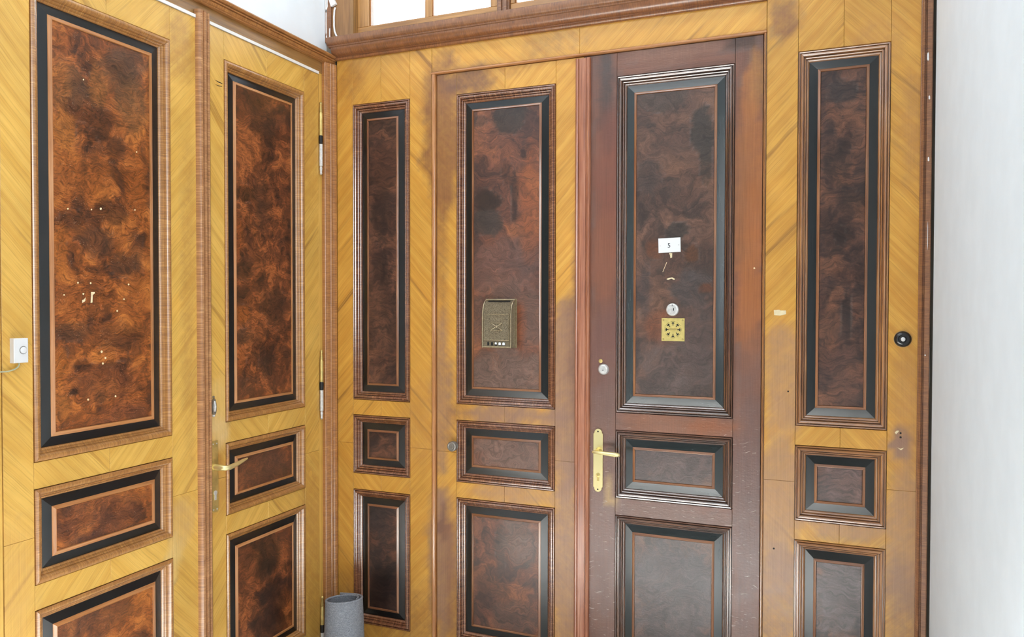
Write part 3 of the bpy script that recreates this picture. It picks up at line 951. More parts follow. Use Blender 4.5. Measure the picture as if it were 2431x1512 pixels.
def cornice_piece(name, x0, x1, lo, hi, mat):
    prof = PC[lo:hi + 1]
    ver, uv = [], []
    t = 0
    for i, (d, z) in enumerate(prof):
        if i: t += math.hypot(d - prof[i - 1][0], z - prof[i - 1][1])
        ver += [(x1 + 0.9, -d, z), (x0 + 0.9, -d, z)]
        uv += [(x1, t), (x0, t)]
    n = len(prof)
    fac = [(2 * i, 2 * i + 1, 2 * i + 3, 2 * i + 2) for i in range(n - 1)]
    k = len(ver)
    ver += [(x1 + 0.9, .03, prof[-1][1]), (x0 + 0.9, .03, prof[-1][1]), (x0 + 0.9, .03, prof[0][1]), (x1 + 0.9, .03, prof[0][1])]
    uv += [uv[-2], uv[-1], uv[1], uv[0]]
    fac += [(2 * n - 2, 2 * n - 1, k + 1, k), (k, k + 1, k + 2, k + 3), (k + 3, k + 2, 1, 0)]
    fac.append(tuple([2 * i for i in range(n - 1, -1, -1)] + [k + 3, k]))
    fac.append(tuple([2 * i + 1 for i in range(n)] + [k + 1, k + 2]))
    return mesh_obj(name, ver, fac, mat, CO, 38, uv, uv)


cornice_piece('lower_bead', -2.1, -0.2011, 0, 5, M['cornice'])
cornice_piece('cove', -2.106, -0.2011, 5, 11, M['cornice'])
cornice_piece('top_fillet', -2.116, -0.2011, 11, 20, M['casing_right'])

# ------------------------------------------------------------------ transom windows above the cornice
ZT = ZC + .092


def window(name, label, x0, x1, glass, first):
    """sash with a flat frame, inner beading and panes; glass = list of (x0, x1)"""
    o = bpy.data.objects.new(name, None)
    COL.objects.link(o)
    o.location = ((x0 + x1) / 2, YF, ZT)
    tag(o, label, 'window', None, 'structure')
    c = (x0 + x1) / 2
    zb, zt = 0.0, 0.62
    gz = 2.922 - ZT
    y0, y1 = .018, .058
    g0, g1 = glass[0][0], glass[-1][1]

    def piece(nm, a, b, c0, c1, ya, yb, mat):
        mb = MB()
        e = .002
        mb.add([(a, ya + e, c0), (b, ya + e, c0), (b, ya + e, c1), (a, ya + e, c1), (a + e, ya, c0 + e), (b - e, ya, c0 + e), (b - e, ya, c1 - e), (a + e, ya, c1 - e),
                (a, yb, c0), (b, yb, c0), (b, yb, c1), (a, yb, c1)],
               [(4, 5, 6, 7), (0, 1, 5, 4), (1, 2, 6, 5), (2, 3, 7, 6), (3, 0, 4, 7), (8, 9, 1, 0), (9, 10, 2, 1), (10, 11, 3, 2), (11, 8, 0, 3), (11, 10, 9, 8)])
        p = mb.build(nm, mat, o)
        me = p.data
        for nm2 in ('grain', 'plan'):
            lay = me.uv_layers.new(name=nm2)
            vert = (c1 - c0) > (b - a)
            for lp in me.loops:
                v = me.vertices[lp.vertex_index].co
                lay.data[lp.index].uv = (v.z, v.x + v.y + x0) if vert else (v.x, v.z + v.y + x0)
        return p
    piece('bottom_rail', x0 - c, x1 - c, zb, gz, y0, y1, M['sash'])
    piece('top_rail', x0 - c, x1 - c, zt - .06, zt, y0, y1, M['sash'])
    piece('stile', x0 - c, g0 - c, gz, zt - .06, y0, y1, M['sash'])
    piece('stile', g1 - c, x1 - c, gz, zt - .06, y0, y1, M['sash'])
    for i in range(len(glass) - 1):
        piece('muntin', glass[i][1] - c, glass[i + 1][0] - c, gz, zt - .06, y0 + .004, y1, M['sash'])
    for a, b in glass:
        MB().box(a - c - .004, b - c + .004, .040, .044, gz - .004, zt - .056).build('pane', M['glass'], o)
        # putty bead round the pane
        for q, (c0, c1, d0, d1) in enumerate(((a, b, gz, gz + .006), (a, a + .006, gz + .006, zt - .06), (b - .006, b, gz + .006, zt - .06))):
            piece('glazing_bead', c0 - c, c1 - c, d0, d1, .028, .040, M['bead_left'])
    return o


xw = lambda px, d: on_front(px, 30, d)[0]
window('window_1', 'transom window over the front doors with two panes and a muntin', -2.000, -1.293, [(xw(880, -.035), xw(1013, -.035)), (xw(1028, -.035), xw(1169, -.035))], True)
window('window_2', 'transom window right of the middle mullion above the cornice', -1.237, -0.21, [(xw(1225, -.035), -0.80), (-.770, -0.262)], False)


def upright(name, x0, x1, ya, yb, mat, label, prof=None):
    mb = MB().box(x0, x1, YF + ya, YF + yb, ZT - .002, 3.55)
    p = mb.build(name, mat)
    tag(p, label, None, None, 'structure')
    me = p.data
    for nm2 in ('grain', 'plan'):
        lay = me.uv_layers.new(name=nm2)
        for lp in me.loops:
            v = me.vertices[lp.vertex_index].co
            lay.data[lp.index].uv = (v.z, v.x + v.y)
    return p


upright('trim_1', -2.1225, -2.016, -.004, .055, M['post'], 'flat brown post at the left end of the transom')
upright('trim_2', -2.016, -2.0005, -.014, .055, M['frame'], 'thin raised fillet between the transom post and the sash')
upright('trim_3', -2.1565, -2.1230, -.012, .055, M['casing_right'], 'dark strip with white paint drips in the corner above the cornice')
mul = upright('trim_4', -1.2925, -1.2375, .004, .055, M['casing_right'], 'dark mullion between the two transom windows')
for a, b in ((-1.2845, -1.2705), (-1.2595, -1.2455)):
    m2 = MB().box(a, b, YF - .006, YF + .01, ZT - .002, 3.55).build('reed', M['casing_right'], mul)
    for nm2 in ('grain', 'plan'):
        lay = m2.data.uv_layers.new(name=nm2)
        for lp in m2.data.loops:
            v = m2.data.vertices[lp.vertex_index].co
            lay.data[lp.index].uv = (v.z, v.x + v.y)
# white paint drips on the corner strip
for k, (z0, z1, x0, x1) in enumerate(((3.0, 3.3, -2.154, -2.146), (2.90, 3.02, -2.153, -2.1475), (2.872, 2.93, -2.133, -2.128), (3.02, 3.07, -2.148, -2.141), (2.872, 2.90, -2.151, -2.146))):
    c = (x0 + x1) / 2
    poly = [(x0, z0 + .01), (c, z0), (x1, z0 + .012), (x1 - .001, (z0 + z1) / 2), (x1, z1 - .004), (c, z1), (x0, z1 - .006)]
    pm = MB().prism(poly, YF - .0128, YF - .0115).build('paint_drip', M['enamel'], bpy.data.objects['trim_3'])

# cable duct coming down the corner post
CB = bpy.data.objects.new('cable', None)
COL.objects.link(CB)
CB.location = (-2.105, YF - .01, 2.872)
tag(CB, 'white cable dropping down the corner post behind the cornice', 'cable')
f3 = lambda x, y, d=.009: (on_front(x, y, d)[0] + 2.105, .010 - d, on_front(x, y, d)[1] - 2.872)
MB().tube([f3(796.5, 18), f3(794, 24), f3(793, 40), f3(793, 62), f3(794.5, 75), f3(799, 86), f3(803, 93)], .0042, 10).build('sheath', M['white'], CB, 40)
q = [f3(780, -8), f3(792, -6), f3(800, 10), f3(788, 17)]
mbd = MB()
poly = [(p[0], p[2]) for p in q][::-1]
mbd.prism(poly, -.008, .004)
mbd.build('duct', M['white'], CB)

# ------------------------------------------------------------------ left doorway
ST_L1 = style('mould_left', 'black_left', 'bead_left', 'burl_left', PROF_LEFT, L_BU, 31, w=.0365, bw=.0285, bd=(-.0205, -.0150), bead=(.0135, .0055))
ST_L2 = style('mould_left', 'black_left', 'bead_left', 'burl_corner', PROF_LEFT, L_BU, 32, w=.0365, bw=.0270, bd=(-.0205, -.0150), bead=(.0120, .0055))
D1 = Leaf('door_1', 'left', 1.4406, 2.1900, 0.015, 2.6900, 'wide left leaf of the yellow double door on the left wall', 'door', 'structure')
joinery(D1, [(0.17, 0.7501), (0.8248, 1.1066), (1.1852, 2.5732)], ST_L1, M['ven_left'], L_ST, 0.9665, -1, (1.5303, 2.0422), 13)
D2 = Leaf('door_2', 'left', 2.1910, 2.8921, 0.015, 2.6900, 'narrow hinged leaf of the yellow double door with brass lever', 'door', 'structure')
joinery(D2, [(0.17, 0.7591), (0.8321, 1.113), (1.1937, 2.5828)], ST_L2, M['ven_left'], L_ST, 0.9835, -1, (2.3027, 2.789), 15)
ASTL = [(.0, -.004), (.0, .006), (.004, .013), (.010, .0165), (.016, .0150), (.018, .009), (.020, .009), (.022, .016), (.029, .0195), (.036, .018), (.038, .011), (.040, .011),
        (.042, .0175), (.048, .021), (.056, .0195), (.061, .013), (.063, .006), (.063, -.004)]
D2.run('astragal', ((2.2215, 0.015), (2.2215, 2.7225)), ASTL, M['astragal_left'])
# pale strip along the top edges
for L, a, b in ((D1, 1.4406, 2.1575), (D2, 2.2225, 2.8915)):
    L.solid('top_strip', MB().box(a - L.uc, b - L.uc, -.0045, .02, 2.6903, 2.7015), M['strip'])

LF = Leaf('door_frame', 'left', 1.36, 2.9265, 2.7025, 2.76, 'brown head jamb and moulded casing around the yellow double door', 'door frame', 'structure', d=-.006)
LF.board('head_jamb', 1.372, 2.9265, 2.7018, 2.757, M['frame'], 0, [], cell=.2)
LF.board('jamb', 2.8935, 2.9285, 0.0, 2.7014, M['ven_left'], 90, [], cell=.2)
LF.board('jamb', 1.37, 1.4392, 0.0, 2.7014, M['ven_left'], 90, [], cell=.2, d=.004)
# casing: a moulded head and an upright by the corner
wV = .074
CAS = [(0, -.005), (0, .010), (.002, .013), (.006, .014), (.008, .010), (.010, .012), (.020, .016), (.028, .019), (.030, .014), (.032, .014), (.036, .021), (.042, .022), (.046, .017), (.048, .017),
       (.052, .026), (.062, .030), (.070, .028), (.074, .022), (.074, -.02)]
LF.run('casing', ((2.9990, 0.0), (2.9990, 2.755)), [(wV - t, d + .006) for t, d in CAS][::-1], M['casing'])
wH = .046
LF.run('casing', ((1.372, 0.0), (1.372, 2.755)), [(t, d + .006) for t, d in CAS][::1], M['casing'])
LF.run('casing', ((1.298, 2.752), (2.9990, 2.752)), [(t * wH / .074, d + .006) for t, d in CAS], M['casing'])
chipL = lambda poly, L, d: chip(L, poly, on_left, d)
PD = -.0128                                    # burl face of the left leaves
chipL([(202, 712), (206, 711), (210, 706), (209, 715), (202, 719)], D1, PD)
chipL([(223, 693), (232, 693), (231, 697), (227, 700), (226, 718), (222, 719), (223, 702)], D1, PD)
chipL([(203, 696), (207, 696), (206, 700), (203, 699)], D1, PD)
for (x, y, r) in ((192, 671, 2.4), (222, 672, 2.5), (312, 675, 2.4), (301, 710, 2.2), (285, 738, 2.3), (248, 835, 3.2), (257, 850, 2.8), (251, 863, 2.8), (216, 949, 2.6), (281, 941, 2.6), (168, 495, 2.2), (224, 497, 2), (246, 495, 3), (327, 498, 2), (159, 700, 2), (331, 360, 2), (205, 188, 2)):
    chipL([(x + r * .8 * math.cos(t), y + r * math.sin(t)) for t in (0, 1.1, 2.0, 3.0, 4.1, 5.2)], D1, PD)

# ------------------------------------------------------------------ hardware on the left doors
# hinges
for zt, zb in ((2.567, 2.237), (1.441, 1.122), (0.309, -0.02)):
    zb = max(zb, .02)
    c = (2.9025 - D2.uc, -.006)
    hz = zt - zb
    zm = zb + hz * .5
    hr = .0085
    hg = D2.solid('hinge', MB().lathe((c[0], c[1], zb), (0, 0, 1), [(0, .003), (.006, .0065), (.012, .005), (.030, .0072), (.036, .005), (.040, hr), (hz * .42, hr)], 14), M['steel'], None, 40)
    D2.solid('knuckle', MB().lathe((c[0], c[1], zm - .024), (0, 0, 1), [(0, hr * 1.05), (.030, hr * 1.15), (.036, hr)], 14), M['black_metal'], hg, 40)
    D2.solid('pin', MB().lathe((c[0], c[1], zm + .012), (0, 0, 1), [(0, hr), (hz * .5 - .012 - .052, hr), (hz * .5 - .012 - .048, .006), (hz * .5 - .012 - .042, .0075), (hz * .5 - .012 - .016, .0045), (hz * .5 - .012 - .012, .0065), (hz * .5 - .012 - .004, .0065), (hz * .5 - .012, .003)], 14), M['brass_dull'], hg, 40)


def P2(L, u, v, d):
    return Vector(L.P(u, v, d))


# lever handle on its plate
hp = D2.solid('handle_plate', MB().box(2.2215 - D2.uc, 2.2545 - D2.uc, -.0075, 0.001, .864, 1.132), M['brass_dull'])
for v in (.874, 1.122):
    for u in (2.229, 2.247):
        D2.solid('screw', MB().lathe(P2(D2, u, v, .0072), (0, -1, 0), [(0, .0030), (.0013, .0026)], 10), M['steel'], hp)
D2.solid('lever', MB().tube([P2(D2, 2.238, 1.034, .006), P2(D2, 2.238, 1.034, .03), P2(D2, 2.238, 1.0335, .046), P2(D2, 2.243, 1.033, .054), P2(D2, 2.262, 1.033, .057), P2(D2, 2.30, 1.038, .056), P2(D2, 2.340, 1.0445, .053), P2(D2, 2.362, 1.0475, .0515)],
                            [.0125, .0115, .0110, .0105, .0098, .0082, .0062, .0034], 14), M['brass_pale'], hp, 60)
D2.solid('cylinder', MB().lathe(P2(D2, 2.238, .937, .006), (0, -1, 0), [(0, .0086), (.004, .0086), (.0046, .007)], 18).box(2.2335 - D2.uc, 2.2425 - D2.uc, -.0100, -.006, .910, .935), M['steel'], hp, 40)
# small drop-shaped escutcheon above it
dr = []
for k in range(20):
    t = 2 * PI * k / 20
    w = .0085 + .0035 * (1 - math.sin(t)) / 2
    dr.append((2.2375 - D2.uc + w * math.cos(t), 1.2625 + .031 * math.sin(t)))
es = D2.solid('escutcheon', MB().prism(dr, -.008, .001), M['pewter'])
D2.solid('screw', MB().lathe(P2(D2, 2.2375, 1.2285, .0), (0, -1, 0), [(0, .0052), (.006, .0045), (.008, .002)], 12), M['steel'], es, 50)
D2.solid('screw', MB().lathe(P2(D2, 2.2375, 1.299, .0), (0, -1, 0), [(0, .0042), (.005, .0036), (.006, .002)], 12), M['pewter'], es, 50)
D2.solid('drop_ridge', MB().tube([P2(D2, 2.2375, 1.245, .008), P2(D2, 2.2370, 1.262, .0105), P2(D2, 2.2375, 1.284, .008)], [.004, .0055, .003], 10), M['steel'], es, 60)
# knot ring on the right stile
ku, kv = on_left(737, 1124)
ring = []
D2.solid('wood_plug', MB().lathe(P2(D2, ku, kv, -.0004), (0, -1, 0), [(0, .0135), (.0008, .0135), (.0009, .0122)], 24), M['plug'])
# crack in the left stile of door_2
chip(D2, [(509, 189), (520, 194), (528, 198), (528, 199.5), (519, 196)], on_left, 0.0001, 'crack', 'hole', .0003)
chip(D2, [(511, 200), (519, 203), (527, 205), (527, 206), (518, 204.5)], on_left, 0.0001, 'crack', 'hole', .0003)

# white bell push on door_1
bu, bv = 1.4842, 1.5160
bell = bpy.data.objects.new('doorbell', None)
COL.objects.link(bell)
bell.location = (XL, bu, bv)
bell.rotation_euler = (0, 0, PI / 2)
tag(bell, 'white rectangular bell push with a ring button, on the yellow door stile', 'doorbell')


def rbox(mb, x0, x1, z0, z1, ya, yb, e):
    """box with eased front edges; ya = front y, yb = back y"""
    return mb.add([(x0 + e, ya, z0 + e), (x1 - e, ya, z0 + e), (x1 - e, ya, z1 - e), (x0 + e, ya, z1 - e), (x0, ya + e, z0), (x1, ya + e, z0), (x1, ya + e, z1), (x0, ya + e, z1),
                   (x0, yb, z0), (x1, yb, z0), (x1, yb, z1), (x0, yb, z1)],
                  [(0, 1, 2, 3), (4, 5, 1, 0), (5, 6, 2, 1), (6, 7, 3, 2), (7, 4, 0, 3), (8, 9, 5, 4), (9, 10, 6, 5), (10, 11, 7, 6), (11, 8, 4, 7), (11, 10, 9, 8)])


hb = .0350
rbox(MB(), -.0215, .0205, -hb, hb, -.018, 0, .0018).build('housing', M['white'], bell)
MB().lathe((.005, -.0175, .001), (0, -1, 0), [(0, .0112), (.0012, .0112), (.0013, .0098)], 28).build('button_ring', M['pewter'], bell)
MB().lathe((.005, -.0175, .001), (0, -1, 0), [(0, .0096), (.0030, .0096), (.0038, .0084)], 28).build('button', M['white'], bell, 40)
MB().tube([(.000, -.006, -hb), (.001, -.006, -hb - .006), (-.003, -.006, -hb - .012), (-.012, -.005, -hb - .018), (-.030, -.005, -hb - .0225), (-.062, -.005, -hb - .022)], .0022, 8).build('wire', M['cable'], bell, 50)

# ------------------------------------------------------------------ hardware on the front doors
FD = -.004                                     # face of the leaves
BF = FD - .0133                                # burl face inside the panels


def empty(name, loc, label, cat):
    o = bpy.data.objects.new(name, None)
    COL.objects.link(o)
    o.location = loc
    tag(o, label, cat)
    return o


# round knob on door_3
ku, kv = on_front(1072, 1060, .03)
kn = D3.solid('knob', MB().lathe((ku - D3.uc, -FD - .0, kv), (0, -1, 0), [(0, .017), (.003, .017), (.004, .011), (.012, .0105), (.014, .017), (.018, .0215), (.022, .0205), (.0235, .0185), (.026, .0215), (.032, .0220), (.036, .0205), (.038, .0165),
                 (.0365, .0135), (.0365, .0115), (.0385, .0105), (.0390, .0075), (.0372, .0062), (.0372, .0040), (.0388, .0030), (.0388, .0005)], 32), M['pewter'], None, 35)

# letter box hung on the tall panel of door_3
lbx0, lbx1 = -1.3445, -1.2075
lbz0, lbz1 = 1.4660, 1.6710
dep = .052
yb_ = YF - BF
lb = empty('letter_box', ((lbx0 + lbx1) / 2, yb_, lbz0), 'small hammered bronze letter box with an envelope emblem on the left front leaf', 'letter box')
hw = (lbx1 - lbx0) / 2
side = [(0, 0), (-dep, 0), (-dep, .128)]
for k in range(1, 10):
    t = k / 9 * PI / 2
    side.append((-dep + (dep - .010) * (1 - math.cos(t)), .128 + .072 * math.sin(t)))
side += [(-.004, .205), (0, .205)]
n = len(side)
w2 = hw - .004
ver = [(-w2, y, z) for y, z in side] + [(w2, y, z) for y, z in side]
fac = [tuple(range(n)), tuple(reversed(range(n, 2 * n)))] + [(i, i + n, (i + 1) % n + n, (i + 1) % n) for i in range(n)]
fac = [tuple(reversed(f)) for f in fac]
body = mesh_obj('body', ver, fac, M['hammered'], lb, 40)
for sx in (-1, 1):                             # raised rims of the two cheeks
    rim = [(p[0] * 1.0, p[1]) for p in side[1:-1]]
    mb = MB()
    pts = [(sx * (hw - .0035), y - .001, z) for y, z in rim]
    mb.tube(pts, .0036, 8)
    mb.build('cheek_rim', M['bronze'], lb, 50)
MB().tube([(-hw, -.010, .203), (hw, -.010, .203)], .0035, 8).build('top_rim', M['bronze'], lb, 50)
MB().tube([(-hw + .002, -dep, .003), (hw - .002, -dep, .003)], .0036, 8).build('bottom_rim', M['bronze'], lb, 50)
rbox(MB(), -hw - .001, hw + .004, -.002, .207, -.003, 0, .0008).build('back_plate', M['bronze'], lb)
# slot in the curved top
a1, a2 = PI / 2 * .80, PI / 2 * .90
sl = []
for t in (PI / 2 * .74, PI / 2 * .86):
    sl.append((-dep + (dep - .010) * (1 - math.cos(t)) - .0012, .128 + .072 * math.sin(t) + .0006))
MB().add([(-hw * .74, sl[0][0], sl[0][1]), (hw * .74, sl[0][0], sl[0][1]), (hw * .74, sl[1][0], sl[1][1]), (-hw * .74, sl[1][0], sl[1][1]),
          (-hw * .74, sl[0][0] + .004, sl[0][1]), (hw * .74, sl[0][0] + .004, sl[0][1]), (hw * .74, sl[1][0] + .004, sl[1][1]), (-hw * .74, sl[1][0] + .004, sl[1][1])],
         [(0, 1, 2, 3), (5, 4, 7, 6), (0, 4, 5, 1), (1, 5, 6, 2), (2, 6, 7, 3), (3, 7, 4, 0)]).build('slot', M['hole'], lb)
# door of the box with its frame and envelope
dz0, dz1, dw = .032, .142, hw - .011
dr_ = rbox(MB(), -dw, dw, dz0, dz1, -dep - .0018, -dep + .002, .0006).build('box_door', M['hammered'], lb)
dr_.location = (0, 0, 0)
mb = MB()
yy = -dep - .0022
for a, b in (((-dw, dz0), (dw, dz0)), ((-dw, dz1), (dw, dz1)), ((-dw, dz0), (-dw, dz1)), ((dw, dz0), (dw, dz1))):
    mb.tube([(a[0], yy, a[1]), (b[0], yy, b[1])], .0016, 6)
mb.build('door_rim', M['bronze'], dr_)
mb = MB()
ex, ez, cz = .0265, .0165, .089
for a, b in (((-ex, -ez), (ex, -ez)), ((-ex, ez), (ex, ez)), ((-ex, -ez), (-ex, ez)), ((ex, -ez), (ex, ez)), ((-ex, ez), (0, 0)), ((ex, ez), (0, 0)), ((-ex, -ez), (0, .002)), ((ex, -ez), (0, .002))):
    mb.tube([(a[0], yy - .0006, cz + a[1]), (b[0], yy - .0006, cz + b[1])], .0013, 6)
mb.lathe((0, yy, cz + .001), (0, -1, 0), [(0, .0055), (.002, .005), (.0028, .003)], 14)
mb.build('envelope_emblem', M['bronze'], dr_)
for k in range(5):                             # little windows along the foot
    x = -.0385 + k * .0178
    ww = .0040 + .0006 * k
    arch = [(x - ww, .0095), (x + ww, .0095), (x + ww, .0205), (x + ww * .6, .0235), (x - ww * .6, .0235), (x - ww, .0205)]
    wn = MB().prism(arch, -dep - .0012, -dep + .001).build('viewing_window', M['hole'], lb)
    if k >= 2:
        f = .35 if k == 2 else .16
        lo = .0095 + f * .014
        pp = [(x - ww * .9, lo), (x + ww * .9, lo), (x + ww * .9, .0203), (x + ww * .55, .0230), (x - ww * .55, .0230), (x - ww * .9, .0203)]
        MB().prism(pp, -dep - .0015, -dep - .0011).build('paper', M['paper'], wn)

# number plate
npl = empty('number_plate', (-.5587, YF - BF, 1.8545), 'small white enamel door number plate with a black 5', 'number plate')
npl.rotation_euler = (0, math.radians(-1.4), 0)
rbox(MB(), -.0432, .0432, 0, .0566, -.0040, 0, .0006).build('plate', M['enamel'], npl)
for sx in (-1, 1):
    MB().lathe((sx * .0366, -.0038, .0275), (0, -1, 0), [(0, .0014), (.0006, .0013)], 10).build('nail', M['pewter'], npl)
tx = bpy.data.curves.new('numeral', 'FONT')
tx.body = '5'
tx.size = .0255
tx.align_x = 'CENTER'
tx.extrude = .0002
to = bpy.data.objects.new('numeral', tx)
COL.objects.link(to)
to.parent = npl
to.location = (-.0015, -.0043, .0225)
to.rotation_euler = (PI / 2, 0, 0)
tm = bpy.data.meshes.new_from_object(to.evaluated_get(bpy.context.evaluated_depsgraph_get()))
bpy.data.objects.remove(to)
tm.materials.clear()
tm.materials.append(M['ink'])
to = bpy.data.objects.new('numeral', tm)
COL.objects.link(to)
to.parent = npl
to.location = (-.0015, -.0043, .0190)
to.rotation_euler = (PI / 2, 0, 0)

# old keyhole stub below the plate, chips in the burl of door_4
su, sv = on_front(1591, 600, BF)
D4.solid('old_peg', MB().lathe((su - D4.uc, -BF + .001, sv - .004), (0, -1, .15), [(0, .0038), (.003, .0040), (.005, .002)], 12), M['chip'], None, 50)
chip(D4, [(1588, 600), (1594, 600), (1593.5, 611), (1589.5, 612)], on_front, BF, 'bare_wood_scar')
chip(D4, [(1580, 662), (1587, 659), (1594, 658), (1601, 662), (1598, 664), (1592, 661), (1584, 664)], on_front, BF, 'bare_wood_scar')
chip(D4, [(1571, 645), (1572, 645), (1581.5, 622), (1580.5, 621.5)], on_front, BF, 'scratch')
chip(D4, [(1788, 636), (1791, 634), (1793, 637), (1790, 639)], on_front, FD, 'paint_chip')

# upper lock cylinder
cu, cv_ = on_front(1596, 735, BF + .006)
cyl = D4.solid('lock_rosette', MB().lathe((cu - D4.uc, -BF, cv_), (0, -1, 0), [(0, .0250), (.005, .0245), (.0075, .0225), (.0085, .0190), (.0085, .0005)], 36), M['steel'], None, 40)
D4.solid('keyhole', MB().box(cu + .004 - D4.uc, cu + .0072 - D4.uc, -BF - .0090, -BF - .006, cv_ - .004, cv_ + .006).box(cu - .001 - D4.uc, cu + .001 - D4.uc, -BF - .0090, -BF - .006, cv_ + .015, cv_ + .021), M['hole'], cyl)
# pierced brass spy plate
pu, pv = on_front(1597.7, 782.5, BF + .003)
spy = D4.solid('spy_plate_backing', MB().box(pu - .044 - D4.uc, pu + .044 - D4.uc, -BF - .0012, -BF, pv - .044, pv + .044), M['hole'])
spy.name = 'spy_plate'
mb = MB()
NS = 48
s_ = .0452
rh = .0325


def sq(t):
    c, s2 = math.cos(t), math.sin(t)
    k = s_ / max(abs(c), abs(s2))
    return c * k, s2 * k


px0 = pu - D4.uc
v, f = [], []
for k in range(NS):
    t = 2 * PI * k / NS + PI / 4
    ox, oz = sq(t)
    ix, iz = math.cos(t) * rh, math.sin(t) * rh
    v += [(px0 + ox * .985, -BF - .0036, pv + oz * .985), (px0 + ix, -BF - .0036, pv + iz), (px0 + ix, -BF - .001, pv + iz), (px0 + ox, -BF - .001, pv + oz)]
for k in range(NS):
    a, b = 4 * k, 4 * ((k + 1) % NS)
    f += [(a, a + 1, b + 1, b), (a + 1, a + 2, b + 2, b + 1), (a + 3, a, b, b + 3)]
mb.add(v, f)
D4.solid('brass_plate', mb, M['brass'], spy)
mb = MB()
y0, y1 = -BF - .0034, -BF - .001
rr_ = []
for k in range(96):                            # rosette with eight pierced openings
    t = 2 * PI * k / 96
    ph = (t * 8 / (2 * PI)) % 1.0
    r = .0312 if .12 < ph < .88 else .0332
    rr_.append((px0 + r * math.cos(t + PI / 8), pv + r * math.sin(t + PI / 8)))
mb.prism(rr_[::1], y0, y1)
D4.solid('rosette', mb, M['brass'], spy)
for k in range(8):                             # bridges from the rosette to the rim and mushroom heads
    t = 2 * PI * k / 8 + PI / 4
    d_ = Vector((math.cos(t), 0, math.sin(t)))
    e_ = Vector((-math.sin(t), 0, math.cos(t)))
    c0 = Vector((px0, 0, pv))
    q = [c0 + d_ * .013 - e_ * .0018, c0 + d_ * .034 - e_ * .0014, c0 + d_ * .034 + e_ * .0014, c0 + d_ * .013 + e_ * .0018]
    D4.solid('opening', MB().prism([(p.x, p.z) for p in [c0 + d_ * .0165 - e_ * .0016, c0 + d_ * .0235 - e_ * .0016, c0 + d_ * .0245 - e_ * .0062, c0 + d_ * .0285 - e_ * .0040, c0 + d_ * .0292, c0 + d_ * .0285 + e_ * .0040, c0 + d_ * .0245 + e_ * .0062, c0 + d_ * .0235 + e_ * .0016, c0 + d_ * .0165 + e_ * .0016]], y0 - .0003, y0 + .001), M['hole'], spy)
lens = []
for k in range(28):
    t = 2 * PI * k / 28
    x = math.cos(t) * .0185
    z = math.sin(t) * .0042 * (1 - .35 * math.exp(-(x / .006) ** 2))
    lens.append((px0 + x, pv + .002 + z))
D4.solid('turn_knob', MB().prism(lens, y0 - .004, y0), M['brass_dull'], spy)
for sx in (-1, 1):
    for sz in (-1, 1):
        D4.solid('screw', MB().lathe((px0 + sx * .0375, y0, pv + sz * .0375), (0, -1, 0), [(0, .0036), (.0012, .0030)], 12), M['brass_dull'], spy, 50)

# side lock by the astragal
cu, cv_ = on_front(1432, 877, FD + .006)
lk = D4.solid('lock_cylinder', MB().lathe((cu - D4.uc, -FD, cv_), (0, -1, 0), [(0, .0225), (.004, .0222), (.008, .0200), (.011, .0175), (.0122, .0140), (.0122, .0005)], 32), M['steel'], None, 40)
D4.solid('keyhole', MB().box(cu - .003 - D4.uc, cu + .003 - D4.uc, -FD - .0128, -FD - .009, cv_ - .0035, cv_ - .0010), M['hole'], lk)
bx, bz_ = on_front(1426, 857, FD)
D4.solid('lock_cover', MB().lathe((bx - D4.uc, -FD, bz_), (0, -1, 0), [(0, .0085), (.003, .0080), (.0042, .006)], 16), M['brass_dull'], lk, 40)

# handle plate with lever
pl = []
hx, z0, z1 = .0198, .8880, 1.1455
cxp = -.8408 - D4.uc


def end(zc, sgn):
    o = []
    o.append((hx, zc - sgn * .022))
    o.append((hx * .98, zc - sgn * .0195))
    o.append((hx * .80, zc - sgn * .018))
    for k in range(0, 11):
        t = k / 10 * PI
        o.append((hx * .80 * math.cos(t), zc - sgn * .0165 + sgn * .0165 * math.sin(t)))
    o.append((-hx * .80, zc - sgn * .018))
    o.append((-hx * .98, zc - sgn * .0195))
    o.append((-hx, zc - sgn * .022))
    return o


pl = [(cxp + x, z) for x, z in end(z1, 1)] + [(cxp - x, z) for x, z in end(z0, -1)]
hp4 = D4.solid('handle_plate', MB().prism(pl, -FD - .0075, -FD), M['brass_pale'])
mod = hp4.modifiers.new('ease', 'BEVEL')
mod.width, mod.segments, mod.limit_method = .0022, 2, 'ANGLE'
for v in (1.1345, .899):
    D4.solid('screw', MB().lathe((cxp, -FD - .0074, v), (0, -1, 0), [(0, .0032), (.0008, .0030)], 12), M['hole'], hp4)
D4.solid('rose', MB().lathe((cxp + .004, -FD - .007, 1.058), (0, -1, 0), [(0, .0135), (.006, .0130), (.010, .0105), (.028, .0095)], 20), M['brass'], hp4, 40)
D4.solid('lever', MB().tube([(cxp - .012, -FD - .044, 1.0575), (cxp - .006, -FD - .046, 1.0575), (cxp + .02, -FD - .050, 1.0570), (cxp + .050, -FD - .052, 1.0555), (cxp + .080, -FD - .052, 1.0540), (cxp + .0955, -FD - .050, 1.0535), (cxp + .1005, -FD - .048, 1.0533)],
                            [.0052, .0066, .0074, .0088, .0100, .0092, .0050], 16, .75), M['brass_pale'], hp4, 60)
D4.solid('cylinder', MB().lathe((cxp + .001, -FD - .007, .9575), (0, -1, 0), [(0, .0088), (.0022, .0088), (.0026, .0078)], 20).box(cxp - .0035, cxp + .0055, -FD - .0092, -FD - .006, .934, .955), M['brass_dull'], hp4, 40)
D4.solid('keyhole', MB().box(cxp - .003, cxp + .004, -FD - .0100, -FD - .007, .9565, .9580), M['hole'], hp4)

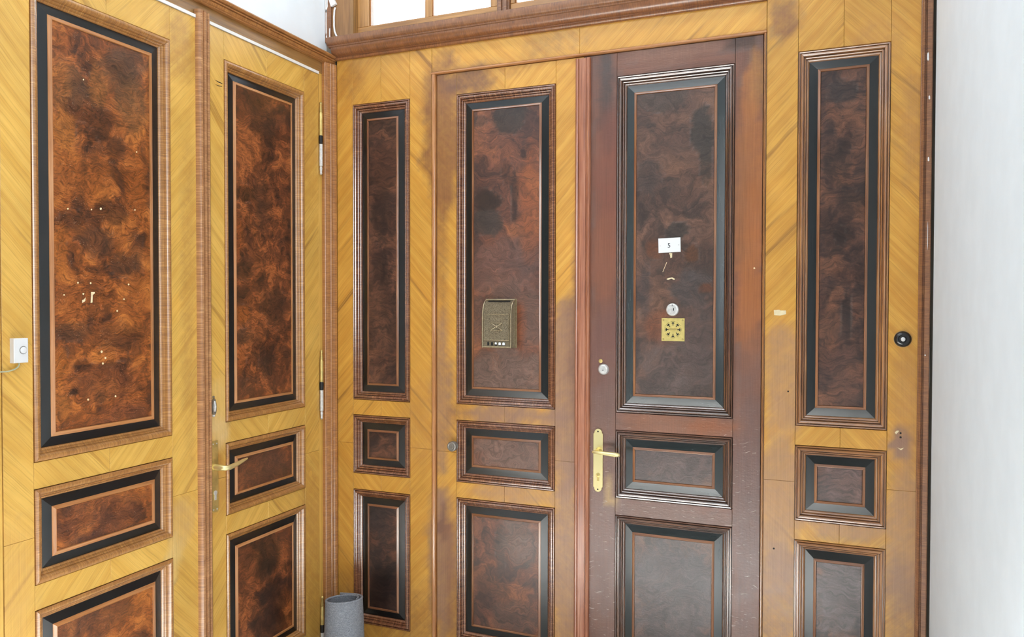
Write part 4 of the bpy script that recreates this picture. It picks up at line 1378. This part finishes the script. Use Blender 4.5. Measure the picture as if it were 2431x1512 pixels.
# round bell button on the right side panel
rb = empty('doorbell', (.2608, YF, 1.5301), 'round black bell button with a white push, right of the dark door', 'doorbell')
MB().lathe((0, 0, 0), (0, -1, 0), [(0, .0280), (.003, .0278), (.005, .0262), (.010, .0235), (.0135, .0170), (.0145, .0105), (.0135, .0085), (.0135, .0005)], 40).build('base', M['bakelite'], rb, 40)
MB().lathe((0, 0, 0), (0, -1, 0), [(0, .0284), (.0022, .0284), (.0026, .0270)], 40).build('rim', M['pewter'], rb, 40)
MB().lathe((0, -.013, 0), (0, -1, 0), [(0, .0074), (.003, .0074), (.005, .0055), (.0056, .002)], 24).build('push_button', M['white'], rb, 50)

# ------------------------------------------------------------------ rolled mat in the corner
mat_c = (-1.934, 2.80)
mt = empty('rolled_mat', (mat_c[0], mat_c[1], 0.0), 'grey felt doormat rolled up and stood in the corner between the doors', 'doormat')
npt = 90
hgt = .358
th = .0075
path = []
for k in range(npt + 1):
    t = k / npt
    if t < .14:                                # the loose outer end runs straight along the back
        q_ = t / .14
        path.append((-.074 + .074 * q_, .0865 - .003 * q_, 0.0, 1.0))
    else:
        q_ = (t - .14) / .86
        a = PI / 2 - q_ * math.radians(438)
        r = .0835 - .020 * q_ if q_ > .25 else .0835 - .005 * q_ / .25
        path.append((r * math.cos(a), r * math.sin(a), math.cos(a), math.sin(a)))
ver, fac = [], []
rows = 8
for j in range(rows + 1):
    q = j / rows
    z = q * hgt
    grow = 1.16 - .16 * q
    for side_ in (0, 1):
        for x, y, nx_, ny_ in path:
            o_ = -th / 2 if side_ == 0 else th / 2
            X_, Y_ = (x + nx_ * o_) * grow, (y + ny_ * o_) * grow
            ver.append((X_, Y_, max(z + (x * .10 - y * .10) * q, 0.0)))
W = npt + 1
S = 2 * W
for j in range(rows):
    for k in range(npt):
        a, b = j * S + k, (j + 1) * S + k
        fac.append((a, a + 1, b + 1, b))
        fac.append((a + W + 1, a + W, b + W, b + W + 1))
    fac.append((j * S, (j + 1) * S, (j + 1) * S + W, j * S + W))
    fac.append((j * S + npt, j * S + W + npt, (j + 1) * S + W + npt, (j + 1) * S + npt))
for k in range(npt):
    a = rows * S + k
    fac.append((a, a + 1, a + W + 1, a + W))
    fac.append((k + 1, k, k + W, k + W + 1))
mesh_obj('felt_sheet', ver, fac, M['felt'], mt, 50)
mb = MB()
edge = [Vector(ver[rows * S + k]).lerp(Vector(ver[rows * S + W + k]), .5) for k in range(npt + 1)]
mb.tube(edge, .0052, 8)
mb.build('bound_edge', M['felt'], mt, 60)
